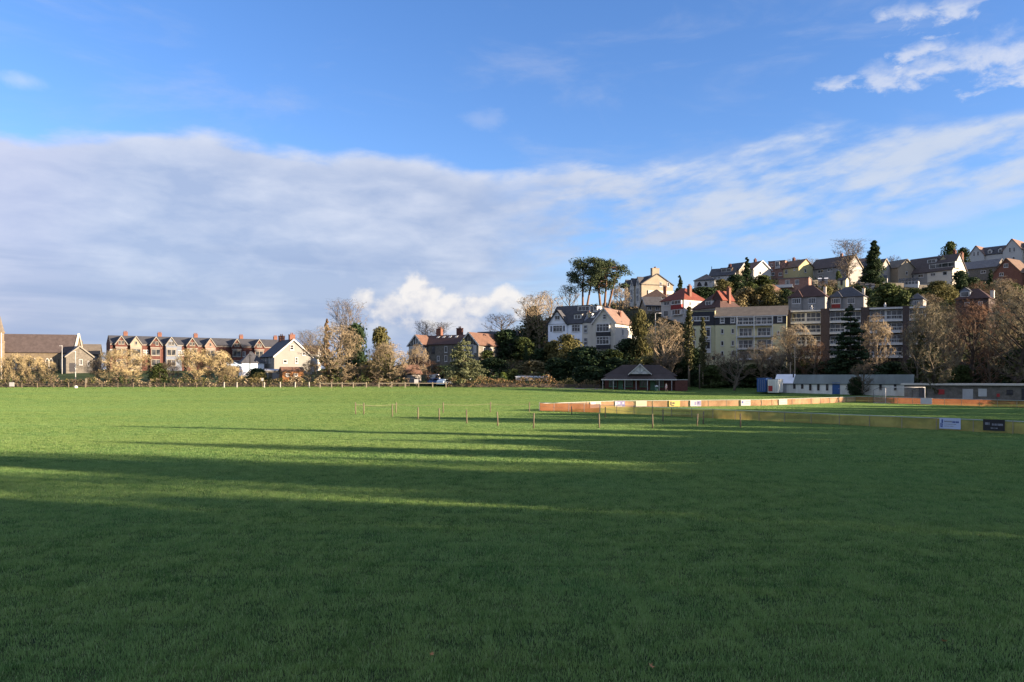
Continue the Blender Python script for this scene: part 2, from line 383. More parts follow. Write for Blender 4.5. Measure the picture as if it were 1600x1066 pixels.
# ------------------------------------------------------------------ ground sheet
def ground_mat():
    m, nt, out = new_mat('grass_ground'); E.nt = nt; N = nt.nodes; L = nt.links
    g = N.new('ShaderNodeNewGeometry'); P = g.outputs['Position']
    s = N.new('ShaderNodeSeparateXYZ'); L.new(P, s.inputs[0]); z = E(s.outputs[2])
    p = N.new('ShaderNodeBsdfPrincipled'); p.inputs['Roughness'].default_value = .9; p.inputs['Specular IOR Level'].default_value = .1
    a = nz(P, .35, 6, .6); b = nz(P, 3.0, 6, .7)
    c = mixc(sstep(b, .35, .65), (.012,.025,.008), (.03,.05,.014)); c = mixc(sstep(a, .4, .65)*.5, c, (.075,.10,.03))
    scrub = mixc(sstep(b, .35, .65), (.018,.022,.010), (.05,.045,.024))
    c = mixc(sstep(z + (a-.5)*2, 3.0, 5.0)*sstep(E(s.outputs[0]), -34, -22), c, scrub)
    L.new(c, p.inputs['Base Color'])
    bp = N.new('ShaderNodeBump'); bp.inputs['Strength'].default_value = .8; bp.inputs['Distance'].default_value = .08
    L.new(b.k, bp.inputs['Height']); L.new(bp.outputs['Normal'], p.inputs['Normal'])
    L.new(p.outputs[0], out.inputs['Surface']); return m
xs = [-3000,-1800,-1100,-700,-500] + [-400 + 5*i for i in range(161)] + [500,700,1100,1800,3000]
ys = [-1500,-600,-250,-120,-60,-20,0,20,40,60,80,100] + [110 + 4*i for i in range(75)] + [430,470,520,600,750,1000,1500,2500,4000]
vs = []; fs = []; ids = []
for y in ys:
    for x in xs:
        z = zg(x, y); n = mnoise.noise(Vector((x*.045, y*.045, 0)))*min(1, max(0, z-1.5)*.25)*.9
        vs.append((x, y, z + n))
nx = len(xs)
for j in range(len(ys)-1):
    for i in range(nx-1): fs.append((j*nx+i, j*nx+i+1, (j+1)*nx+i+1, (j+1)*nx+i))
gb = MB(); gb.add(vs, fs)
ground = gb.build('ground', ground_mat(), smooth=True); tag(ground, 'grassy field rising to a scrubby hillside', kind='structure')

# ------------------------------------------------------------------ grass blades: one stuff object
def blade_mat():
    m, nt, out = new_mat('grass_blades'); E.nt = nt; N = nt.nodes; L = nt.links
    g = N.new('ShaderNodeNewGeometry'); P = g.outputs['Position']
    rn = E(g.outputs['Random Per Island'])
    a = nz(P, .10, 4, .6); b = nz(P, 1.1, 6, .7); b2 = nz(P, 4.0, 4, .7)
    mp = N.new('ShaderNodeMapping'); mp.inputs['Scale'].default_value = (.02,.14,.1); L.new(P, mp.inputs['Vector'])
    mow = nz(mp.outputs[0], 1.0, 3, .5)
    c = mixc(sstep(rn*.6 + b2*.55, .25, .85), GRASS[0], GRASS[1])
    c = mixc(sstep(b, .38, .64)*.55, c, GRASS[2])
    c = mixc((1 - sstep(b, .30, .48))*.38, c, GRASS[5])
    c = mixc(sstep(a, .42, .62)*.35, c, GRASS[3])
    c = mixc(sstep(mow, .45, .6)*.12, c, GRASS[4])
    c = mixc(sstep(rn, .80, .93)*.45, c, (.38,.52,.24))
    c = mixc(sstep(rn, .95, .97)*.7, c, (.38,.40,.20))
    df = N.new('ShaderNodeBsdfPrincipled'); df.inputs['Roughness'].default_value = .5; df.inputs['Specular IOR Level'].default_value = .18
    tr = N.new('ShaderNodeBsdfTranslucent'); L.new(c, df.inputs['Base Color']); L.new(c, tr.inputs['Color'])
    ms = N.new('ShaderNodeMixShader'); ms.inputs[0].default_value = .5
    L.new(df.outputs[0], ms.inputs[1]); L.new(tr.outputs[0], ms.inputs[2]); L.new(ms.outputs[0], out.inputs['Surface']); return m
GRASS = [(.034,.090,.020), (.20,.34,.093), (.28,.395,.12), (.125,.265,.088), (.33,.41,.125), (.034,.104,.026)]
bm_ = blade_mat()
def patch(name, size, n, wd, h0, h1, seed):
    r = random.Random(seed); m = MB(); V_ = []; F_ = []
    for i in range(n):
        x = r.uniform(-size/2, size/2)*1.04; y = r.uniform(-size/2, size/2)*1.04
        k = .62 + .9*mnoise.noise(Vector((x*2.2+seed*7, y*2.2, seed))) + .5*mnoise.noise(Vector((x*6+seed*3, y*6, seed)))
        h = r.uniform(h0, h1)*max(.3, min(1.5, .5+k*.8)); a = r.uniform(0, 2*math.pi); w_ = wd*r.uniform(.6,1.3)
        lean = r.uniform(.1, .8)*h; b = r.uniform(0, 2*math.pi)
        ca, sa = math.cos(a)*w_/2, math.sin(a)*w_/2; lx, ly = math.cos(b)*lean, math.sin(b)*lean
        k0 = len(V_)
        V_ += [(x-ca,y-sa,-.01),(x+ca,y+sa,-.01),(x+ca*.8+lx*.35,y+sa*.8+ly*.35,h*.6),(x-ca*.8+lx*.35,y-sa*.8+ly*.35,h*.6),(x+lx,y+ly,h)]
        F_ += [(k0,k0+1,k0+2,k0+3),(k0+3,k0+2,k0+4)]
    m.add(V_, F_); o = bpy.data.objects.new(name, m.mesh(name, bm_)); return o
cn = bpy.data.collections.new('near_turf'); cf = bpy.data.collections.new('far_turf')   # sources, not linked to the scene
for i in range(4): cn.objects.link(patch('turf', 2.0, 7500, .0075, .035, .085, i+1))
for i in range(3): cf.objects.link(patch('turf', 4.0, 10500, .017, .04, .075, i+21))
def pts_mesh():
    r = random.Random(4); V_ = []; A = []
    def grid(y0, y1, st, far):
        y = y0
        while y < y1:
            half = .70*(y+st) + 15; x = -half
            while x < half:
                V_.append((x + r.uniform(-.03,.03), y + r.uniform(-.03,.03), zg(x, y))); A.append(far); x += st*.97
            y += st*.97
    grid(2.0, 36, 2.0, 0); grid(36.0, 176, 4.0, 1); return V_, A
V_, A_ = pts_mesh()
keep = [(v, a) for v, a in zip(V_, A_) if v[2] < 2.0]
me = bpy.data.meshes.new('grass'); me.from_pydata([v for v, a in keep], [], [])
tl_ = me.attributes.new('tilt', 'FLOAT', 'POINT'); tl_.data.foreach_set('value', [math.atan((zg(v[0], v[1]+2)-zg(v[0], v[1]-2))/4) for v, a in keep])
at = me.attributes.new('far', 'INT', 'POINT'); at.data.foreach_set('value', [a for v, a in keep])
grass = bpy.data.objects.new('grass', me); col.objects.link(grass); me.materials.append(bm_)
tag(grass, 'short green turf covering the whole field', 'grass', kind='stuff')
ng = bpy.data.node_groups.new('turf_scatter', 'GeometryNodeTree')
ng.interface.new_socket('Geometry', in_out='INPUT', socket_type='NodeSocketGeometry'); ng.interface.new_socket('Geometry', in_out='OUTPUT', socket_type='NodeSocketGeometry')
gi = ng.nodes.new('NodeGroupInput'); go = ng.nodes.new('NodeGroupOutput'); jn = ng.nodes.new('GeometryNodeJoinGeometry')
na = ng.nodes.new('GeometryNodeInputNamedAttribute'); na.data_type = 'INT'; na.inputs['Name'].default_value = 'far'
m2p = ng.nodes.new('GeometryNodeMeshToPoints'); ng.links.new(gi.outputs[0], m2p.inputs['Mesh'])
sep = ng.nodes.new('GeometryNodeSeparateGeometry'); sep.domain = 'POINT'; ng.links.new(m2p.outputs[0], sep.inputs[0])
cmp_ = ng.nodes.new('FunctionNodeCompare'); cmp_.data_type = 'INT'; cmp_.operation = 'EQUAL'; cmp_.inputs[3].default_value = 1
ng.links.new(na.outputs[0], cmp_.inputs[2]); ng.links.new(cmp_.outputs[0], sep.inputs['Selection'])
for k, c_ in ((0, cf), (1, cn)):
    ci = ng.nodes.new('GeometryNodeCollectionInfo'); ci.inputs['Collection'].default_value = c_
    ci.inputs['Separate Children'].default_value = True; ci.inputs['Reset Children'].default_value = True
    ip = ng.nodes.new('GeometryNodeInstanceOnPoints'); ip.inputs['Pick Instance'].default_value = True
    ri = ng.nodes.new('FunctionNodeRandomValue'); ri.data_type = 'INT'; ri.inputs[4].default_value = 0; ri.inputs[5].default_value = 3 - (k == 0)
    rr = ng.nodes.new('FunctionNodeRandomValue'); rr.data_type = 'INT'; rr.inputs[4].default_value = 0; rr.inputs[5].default_value = 3; rr.inputs['Seed'].default_value = 5
    mu = ng.nodes.new('ShaderNodeMath'); mu.operation = 'MULTIPLY'; mu.inputs[1].default_value = math.pi/2; ng.links.new(rr.outputs[2], mu.inputs[0])
    cx = ng.nodes.new('ShaderNodeCombineXYZ')
    nt_ = ng.nodes.new('GeometryNodeInputNamedAttribute'); nt_.data_type = 'FLOAT'; nt_.inputs['Name'].default_value = 'tilt'; ng.links.new(nt_.outputs[0], cx.inputs[0])
    le = ng.nodes.new('ShaderNodeMath'); le.operation = 'LESS_THAN'; le.inputs[1].default_value = .003; ng.links.new(nt_.outputs[0], le.inputs[0])
    m2 = ng.nodes.new('ShaderNodeMath'); m2.operation = 'MULTIPLY'; ng.links.new(mu.outputs[0], m2.inputs[0]); ng.links.new(le.outputs[0], m2.inputs[1]); ng.links.new(m2.outputs[0], cx.inputs[2])
    ng.links.new(sep.outputs[k], ip.inputs['Points']); ng.links.new(ci.outputs[0], ip.inputs['Instance'])
    ng.links.new(ri.outputs[2], ip.inputs['Instance Index']); ng.links.new(cx.outputs[0], ip.inputs['Rotation'])
    ng.links.new(ip.outputs[0], jn.inputs[0])
ng.links.new(jn.outputs[0], go.inputs[0])
md = grass.modifiers.new('turf_scatter', 'NODES'); md.node_group = ng
# ------------------------------------------------------------------ tree makers (meshes shared by copies)
def bare_meshes(seed, H, W, cb=.2, tr=.35, limbs=16, sub=7, tw=6, tw2=4, tww=.04, shape='round', lean=.0, stems=1, up=.25, bark='bark', twig='twig_tan', droop=0, ivy=0):
    r = random.Random(seed); T = MB(); C = MB(); I = MB()
    def rd(s=1): return Vector((r.gauss(0,s), r.gauss(0,s), r.gauss(0,s)))
    def twg(p, d, L, w_):
        d = (d + Vector((0,0,-droop))).normalized(); q = p + d*L; mid = p + d*L*.55 + rd(.04*L)
        s = d.cross(rd()).normalized()*w_
        C.add([p-s*.5, p+s*.5, mid+s*.4, mid-s*.4, q], [(0,1,2,3),(3,2,4)])
    def path(p, d, L, n, up_, wig):
        pts = [p]; d = d.normalized()
        for i in range(n):
            d = (d + rd(wig) + Vector((0,0,up_/n))).normalized(); pts.append(pts[-1] + d*L/n)
        return pts
    for sidx in range(stems):
        sa = r.uniform(0, 6.28); tilt = .0 if stems == 1 else r.uniform(.12,.32)
        d0 = Vector((math.cos(sa)*tilt + lean, math.sin(sa)*tilt, 1))
        hh = H*(1 if sidx == 0 else r.uniform(.8,.97)); n = 8
        pts = path(Vector((0,0,-.3)), d0, hh*.9, n, .2, .05)
        rad = [tr*(1.25 if i == 0 else 1)*(1 - .93*i/n)**.9 + .012 for i in range(n+1)]
        T.tube(pts, rad, 7)
        if ivy:
            for i in range(int(ivy*220)):
                t = r.uniform(.02, .75)*n; k = int(t); c = pts[k].lerp(pts[k+1], t-k)
                q = c + Vector((r.gauss(0,1), r.gauss(0,1), r.gauss(0,.5)))*(tr*1.1+.25)
                a = rd().normalized(); b = a.cross(rd()).normalized(); s = r.uniform(.12,.26)
                I.add([q-a*s-b*s*.7, q+a*s-b*s*.7, q+a*s+b*s*.7, q-a*s+b*s*.7], [(0,1,2,3)])
        nl = max(4, limbs//stems)
        for li in range(nl):
            t = cb + (1-cb)*(li + r.random())/nl*.97; k = min(n-1, int(t*n)); p = pts[k].lerp(pts[k+1], t*n-k)
            u = (t-cb)/(1-cb)
            if shape == 'round': env = math.sin(math.pi*(.16 + .80*u))**.8
            elif shape == 'vase': env = (.30 + .75*u)*(1 if u < .8 else 1.25-u*.35)
            elif shape == 'column': env = .5*math.sin(math.pi*(.1+.85*u))**.6
            else: env = 1 - .75*u
            L = W/2*env*r.uniform(.8,1.15); a = li*2.4 + r.uniform(-.5,.5)
            el = R(r.uniform(15,40) + 38*u) if shape != 'vase' else R(r.uniform(35,60)+15*u)
            d = Vector((math.cos(a)*math.cos(el), math.sin(a)*math.cos(el), math.sin(el)))
            L = L/max(.45, math.cos(el))*.92
            lp = path(p, d, L, 5, up, .13); lr = tr*.42*(1-.6*u)
            T.tube(lp, [lr*(1-.86*i/5)+.01 for i in range(6)], 5, False)
            for si in range(sub):
                s = .25 + .75*(si + r.random())/sub; kk = min(4, int(s*5)); sp = lp[kk].lerp(lp[kk+1], min(1, s*5-kk))
                sd_ = ((lp[kk+1]-lp[kk]).normalized() + rd(.65) + Vector((0,0,.25))).normalized(); sL = L*.48*(1.15-.5*s)*r.uniform(.7,1.2)
                spp = path(sp, sd_, sL, 3, up*.7, .18)
                T.tube(spp, [lr*.35*(1-.8*i/3)+.008 for i in range(4)], 3, False)
                for ti in range(tw):
                    q = .2 + .8*(ti + r.random())/tw; kq = min(2, int(q*3)); tp = spp[kq].lerp(spp[kq+1], min(1, q*3-kq))
                    td = ((spp[kq+1]-spp[kq]).normalized() + rd(.7) + Vector((0,0,.3))).normalized(); tL = sL*.5*r.uniform(.6,1.2)
                    twg(tp, td, tL, tww)
                    for _ in range(tw2):
                        f = r.uniform(.25,.95); twg(tp + td*tL*f*.8, (td + rd(.6)).normalized(), tL*.6*r.uniform(.5,1.1), tww*.75)
    # fit the crown into a rounded envelope of the asked size
    ext = sorted(math.hypot(v[0], v[1]) for v in C.v); wx = ext[int(len(ext)*.80)]; zs = sorted(v[2] for v in C.v); zt = zs[int(len(zs)*.86)]
    z0, z1 = H*cb*.55, H; zc = z0*.55 + z1*.45
    def fit(v):
        x, y, z = v[0]*W*.5/wx, v[1]*W*.5/wx, v[2]*H*.97/zt
        if z < z0 or shape == 'vase': return (x*.8, y*.8, min(z*.9, H*(.9+.1*math.tanh(max(0,z*.9/H-.9)*5))) if z > H*.8 else z*.9)
        rz = (z1-zc) if z > zc else (zc-z0)*1.35; k = math.sqrt((x*x+y*y)/(W*W*.25) + ((z-zc)/rz)**2)
        if k < .6: return (x, y, z)
        q = (.6 + .44*math.tanh((k-.6)/.58))/k; return (x*q, y*q, zc + (z-zc)*q)
    for m_ in (T, C, I): m_.v = [fit(v) for v in m_.v]
    out = [('trunk', T.mesh('trunk', M[bark], True)), ('crown', C.mesh('crown', M[twig]))]
    if ivy: out.append(('ivy', I.mesh('ivy', M['leaf_ivy'])))
    return out
def leaves(m, r, c, rad, n, s, shell=.55, flat_=1.0, up=0):
    """leaf-sized faces through an ellipsoid clump"""
    c = Vector(c); rx, ry, rz = rad if hasattr(rad, '__len__') else (rad, rad, rad*flat_)
    for _ in range(n):
        d = Vector((r.gauss(0,1), r.gauss(0,1), r.gauss(0,1))).normalized(); k = shell + (1-shell)*r.random()**.6 if r.random() < .8 else r.random()
        p = c + Vector((d.x*rx*k, d.y*ry*k, d.z*rz*k))
        nrm = (d + Vector((r.gauss(0,.6), r.gauss(0,.6), r.gauss(0,.6)+up))).normalized()
        a = nrm.cross(Vector((r.gauss(0,1), r.gauss(0,1), r.gauss(0,1)))).normalized(); b = nrm.cross(a); q = s*r.uniform(.55,1.35)
        m.add([p-a*q*.5, p+b*q*.42, p+a*q*.62, p-b*q*.42], [(0,1,2,3)])
def leafy_meshes(seed, H, W, cb=.1, tr=.3, clumps=40, per=110, s=.3, shape='round', bark='bark_dark', leaf='leaf_dark', cl=.22, stems=1):
    r = random.Random(seed); T = MB(); C = MB()
    tops = [Vector((0,0,H*.85))]
    T.tube([(0,0,-.3),(r.uniform(-.2,.2),r.uniform(-.2,.2),H*.35),(r.uniform(-.3,.3),r.uniform(-.3,.3),H*.85)], [tr*1.2,tr*.8,.04], 7)
    for i in range(clumps):
        u = (i + r.random())/clumps; z = H*(cb + (1-cb)*u)
        if shape == 'round': env = math.sin(math.pi*(.2 + .74*u))**.7
        elif shape == 'cone': env = (1-u)**.62*.97 + .04
        elif shape == 'column': env = (.55 + .45*math.sin(math.pi*min(1,u*1.1)))*(1 if u < .75 else (1-u)/.25*.85+.15)
        else: env = math.sin(math.pi*(.35 + .6*u))**.6
        a = r.uniform(0, 6.283); k = math.sqrt(r.random())*.86
        rr = W*cl*r.uniform(.6,1.25)*(.55+.45*env)
        rad = max(0, W/2*env - rr*.6)
        if shape == 'cone': rr *= .22 + .85*env; rad = max(0, W/2*env - rr*.5)
        c = Vector((math.cos(a)*rad*k, math.sin(a)*rad*k, min(z, H - rr*.5)))
        if i % 3 == 0: T.tube([(0,0,max(H*cb*.8, z*.7)), c*.6 + Vector((0,0,c.z*.3)), c], [tr*.3,tr*.16,.02], 4, False)
        leaves(C, r, c, (rr,rr,rr*.72), per, s)
    return [('trunk', T.mesh('trunk', M[bark], True)), ('crown', C.mesh('crown', M[leaf]))]
def tier_meshes(seed, H, W, cb=.15, tiers=9, tr=.35, leaf='leaf_cedar', bark='bark_dark', s=.26, per=60, lean=0, cone=.9, br=7):
    """cedar or spruce: sweeping branches in tiers with needle sprays"""
    r = random.Random(seed); T = MB(); C = MB()
    tp = [Vector((lean*(i/8)**1.5*H*.15, 0, H*i/8*.99)) for i in range(9)]
    T.tube([Vector((0,0,-.3))] + tp[1:], [tr*1.2] + [tr*(1-i/8.3) for i in range(1,9)], 7)
    for ti in range(tiers):
        u = (ti+.5)/tiers; z = H*(cb + (1-cb)*u); k = min(7, int(z/H*8)); base = tp[k].lerp(tp[k+1], z/H*8-k)
        L = W/2*(1 - cone*u)*(1 if u > .12 else .8)
        for bi in range(max(4, int(br*(1.15-u*.6)))):
            a = ti*1.1 + bi*6.283/br + r.uniform(-.35,.35); l = L*r.uniform(.65,1.15)
            d = Vector((math.cos(a), math.sin(a), r.uniform(-.1,.25)))
            tip = base + d*l + Vector((0,0,-.10*l)); mid = base + d*l*.55 + Vector((0,0,.06*l))
            T.tube([base, mid, tip], [tr*.28*(1-u*.5), tr*.15, .02], 4, False)
            for q in range(max(2, int(l/.8))):
                f = .3 + .75*(q + r.random())/max(2, int(l/.8)); c = (base.lerp(mid, f/.55) if f < .55 else mid.lerp(tip, min(1.05, (f-.55)/.45)))
                leaves(C, r, c + Vector((0,0,r.uniform(-.1,.25))), (l*.19+.3, l*.19+.3, .22+.045*l), per//2, s, .3, 1, .5)
    leaves(C, r, (tp[8].x, 0, H), (.35,.35,.7), per, s*.8)
    return [('trunk', T.mesh('trunk', M[bark], True)), ('crown', C.mesh('crown', M[leaf]))]
def pine_meshes(seed, H, W, leanx=0, heads=26, s=.34, per=240, stems=2):
    r = random.Random(seed); T = MB(); C = MB(); tops = []
    for k in range(stems):
        sg = (k - (stems-1)/2)*2; bx = sg*.5
        p = [Vector((bx,r.uniform(-.4,.4),-.3)), Vector((bx+leanx*.3+sg*.25,0,H*.3)), Vector((bx+leanx*.9+sg*.9,.2,H*.62)), Vector((leanx*1.5+sg*1.7,r.uniform(-1,1),H*.86))]
        T.tube(p, [.42,.34,.24,.03], 8); tops.append(p)
    for i in range(heads):
        u = (i+.5)/heads; a = i*2.4 + r.uniform(-.5,.5); z = H*(.54 + .43*u**.8); p_ = tops[i % stems]
        p = p_[2].lerp(p_[3], max(0, min(1, (z/H-.62)/.24)))
        l = W/2*.80*math.sqrt(max(.02, 1-((u-.22)/.86)**2))*math.sqrt(r.uniform(.25,1))
        c = Vector((leanx*1.2 + math.cos(a)*l, math.sin(a)*l, z + r.uniform(-.4,.4)))
        T.tube([p, p.lerp(c,.5)+Vector((0,0,-.3)), c], [.13,.09,.03], 4, False)
        q = W*.13*r.uniform(.75,1.25)
        for k in range(3):
            leaves(C, r, c + Vector((r.gauss(0,q*.5), r.gauss(0,q*.5), r.gauss(0,.3))), (q,q,q*.5), per//3, s, .45, 1, .3)
    return [('trunk', T.mesh('trunk', M['bark_red'], True)), ('crown', C.mesh('crown', M['leaf_pine']))]
def plant_(meshes, name, label, cat, loc, group=None, scale=1, yaw=None):
    t = thing(name, label, cat, loc, rnd.uniform(0,360) if yaw is None else yaw, group, scale)
    for n_, me_ in meshes: put(me_, n_, t)
    return t
def tree_h(py0, py1, Y): return (py0-py1)/F*Y
# prototypes (height, width in metres)
B = dict(
 straw=(bare_meshes(1, 8, 11, .06, .16, 30, 9, 7, 4, .06, 'round', stems=5, bark='bark_pale', twig='twig_straw'), 8, 11),
 straw2=(bare_meshes(2, 8, 8, .10, .18, 26, 9, 7, 4, .06, 'round', stems=2, bark='bark_pale', twig='twig_straw'), 8, 8),
 tan=(bare_meshes(3, 10, 9, .14, .26, 24, 8, 7, 4, .055, 'round', bark='bark_pale', twig='twig_tan'), 10, 9),
 tan2=(bare_meshes(4, 12, 11, .10, .3, 28, 9, 7, 4, .06, 'round', stems=3, bark='bark', twig='twig_tan', ivy=.6), 12, 11),
 brown=(bare_meshes(5, 10, 9, .14, .25, 22, 8, 6, 4, .055, 'round', stems=2, bark='bark', twig='twig_brown'), 10, 9),
 rust=(bare_meshes(6, 10, 9, .14, .25, 22, 8, 6, 4, .06, 'round', bark='bark', twig='twig_rust'), 10, 9),
 grey=(bare_meshes(7, 12, 9, .2, .22, 34, 8, 7, 4, .04, 'vase', bark='bark', twig='twig_grey'), 12, 9),
 tall=(bare_meshes(8, 14, 7, .3, .28, 24, 7, 6, 3, .05, 'vase', bark='bark_pale', twig='twig_tan', ivy=1), 14, 7),
 wide=(bare_meshes(9, 9, 10, .25, .25, 20, 7, 5, 3, .035, 'round', bark='bark', twig='twig_grey'), 9, 10),
 big=(bare_meshes(10, 18, 12, .12, .42, 32, 10, 8, 4, .06, 'round', stems=2, bark='bark', twig='twig_olive', ivy=2), 18, 12),
 big2=(bare_meshes(11, 18, 13, .16, .5, 32, 10, 8, 4, .06, 'round', bark='bark_dark', twig='twig_olive', ivy=1.5), 18, 13),
 bigrust=(bare_meshes(41, 18, 12, .14, .45, 30, 9, 8, 4, .055, 'round', bark='bark_dark', twig='twig_rust', ivy=.5), 18, 12),
 dark=(leafy_meshes(12, 6, 7, .02, .25, 46, 110, .34, 'dome', leaf='leaf_dark'), 6, 7),
 dark2=(leafy_meshes(13, 7, 6, .02, .25, 40, 110, .34, 'round', leaf='leaf_mid'), 7, 6),
 olive=(leafy_meshes(14, 6, 7, .02, .25, 46, 110, .32, 'dome', leaf='leaf_olive'), 6, 7),
 bright=(leafy_meshes(15, 4, 3, .02, .15, 26, 90, .26, 'round', leaf='leaf_bright'), 4, 3),
 hedgy=(leafy_meshes(16, 4, 5, .02, .15, 34, 100, .28, 'dome', leaf='leaf_hedge'), 4, 5),
 ever=(leafy_meshes(17, 11, 7, .05, .3, 52, 130, .36, 'column', leaf='leaf_dark'), 11, 7),
 cypress=(leafy_meshes(18, 15, 7.5, .03, .35, 90, 150, .36, 'cone', leaf='leaf_dark', cl=.25), 15, 7.5),
 cone=(leafy_meshes(19, 9, 4.5, .03, .25, 46, 110, .3, 'cone', leaf='leaf_dark', cl=.22), 9, 4.5),
 browncone=(leafy_meshes(20, 12, 5, .03, .25, 46, 120, .32, 'cone', leaf='leaf_brown', cl=.22), 12, 5),
 ivypole=(leafy_meshes(21, 15, 2.4, .25, .2, 60, 50, .3, 'column', bark='bark_pale', leaf='leaf_ivy', cl=.30), 15, 2.4),
 spruce=(tier_meshes(22, 18, 9.5, .10, 16, .35, 'leaf_dark', 'bark_dark', .34, 90, cone=.88, br=8), 18, 9.5),
 cedar=(tier_meshes(23, 9, 10, .12, 9, .32, 'leaf_cedar', 'bark_dark', .26, 110, lean=-.3, cone=.72, br=9), 9, 10),
 pineA=(pine_meshes(24, 18, 13.5, -.8, 36, stems=2), 18, 12), pineB=(pine_meshes(25, 18, 12.5, .6, 34, stems=3), 18, 11),
 shadeA=(bare_meshes(31, 20, 13, .22, .5, 22, 8, 7, 4, .10, 'round', bark='bark_dark', twig='twig_brown', ivy=1), 20, 13),
 shadeB=(leafy_meshes(32, 18, 11, .03, .4, 60, 110, .62, 'round', leaf='leaf_dark', cl=.25), 18, 11),
 shadeC=(leafy_meshes(33, 20, 8, .03, .4, 60, 90, .55, 'cone', leaf='leaf_dark'), 20, 8))
LEAFY = ('dark','dark2','olive','ever','hedgy','bright')
def grow(kind, px, Y, top, wpx, name, label, cat='tree', group=None, base=None, sink=.15):
    """a plant whose top shows at photo row top and which is wpx photo pixels wide"""
    ms, H_, W_ = B[kind]; g = G(px, Y)
    if base is not None: g.z = Z(base, Y)
    if kind in LEAFY: wpx = wpx*1.15
    g.z -= sink; hh = (Z(top, Y)-g.z)/H_; ww = wpx*Y/F/W_
    return plant_(ms, name, label, cat, g, group, (ww, ww, hh))
# trees off to the right of the view whose long shadows cross the field; (along, across) the sun's path
def sq(s_, q): return (.954*s_ + .30*q, -.30*s_ + .954*q)
SH = [ # across, along, height, width, kind
 (-16,62,22,12,'shadeB'),(-8,66,23,12,'shadeB'),(0,60,22,12,'shadeB'),(6,68,24,12,'shadeB'),(9.5,60,22,11,'shadeB'),(13.5,68,24,11,'shadeB'),(4,74,24,12,'shadeB'),(-4,74,24,12,'shadeB'),
 (23.6,66,22,4.5,'shadeA'),(28.6,64,23,5.5,'shadeB'),(26.2,72,20,5,'shadeA'),(38.4,66,21,5,'shadeA'),(50.8,62,21.5,5.5,'shadeC'),(33.6,70,19,4,'shadeA'),(44.5,70,19,4,'shadeA'),
 (17.3,60,20,6.5,'shadeB'),(20.6,58,14.8,6,'shadeB'),(24.3,62,14,7,'shadeB'),(27.6,58,18,8,'shadeB'),(31.5,62,13.5,8,'shadeB'),(34.8,60,12.5,8,'shadeB'),(38.5,58,15.5,7,'shadeB'),(17,72,24,6,'shadeA'),(21,70,23,6,'shadeA'),(31,74,23,5,'shadeA'),(42,62,14,11,'shadeB'),(46,58,14.5,11,'shadeB'),(50,60,14,11,'shadeB'),(56,58,14,11,'shadeB'),(62,62,13.5,11,'shadeB'),
 (66.5,62,19,6,'shadeA'),(70,58,17.5,10,'shadeB'),(76,62,17.5,12,'shadeA'),(81,60,16,11,'shadeB'),
 (88,62,14.5,12,'shadeA'),(93,60,14,11,'shadeB'),(100,62,12.5,11,'shadeB'),(107,60,11,11,'shadeB'),(116,62,10,11,'shadeB'),
 (134,80,15,11,'shadeB'),(143,88,17,11,'shadeB'),(151,78,16,11,'shadeB'),(157,88,19,11,'shadeB'),(164,92,31,12,'shadeB'),(170,88,32,12,'shadeB'),(176,92,25,11,'shadeB'),(182,98,24,11,'shadeA'),(188,98,24,12,'shadeA')]
for i, (q, s_, h_, w_, k) in enumerate(SH):
    x, y = sq(s_, q); ms, H_, W_ = B[k]
    plant_(ms, dict(shadeA='bare_tree', shadeB='evergreen_tree', shadeC='conifer')[k],
           dict(shadeA='tall bare ivy clad tree beyond the right edge of the field', shadeB='broad dark evergreen tree beyond the right edge of the field', shadeC='pointed dark conifer beyond the right edge of the field')[k],
           'tree', (x, y, zg(x,y)), 'trees shading the field from the right', (w_/W_, w_/W_, h_/H_))
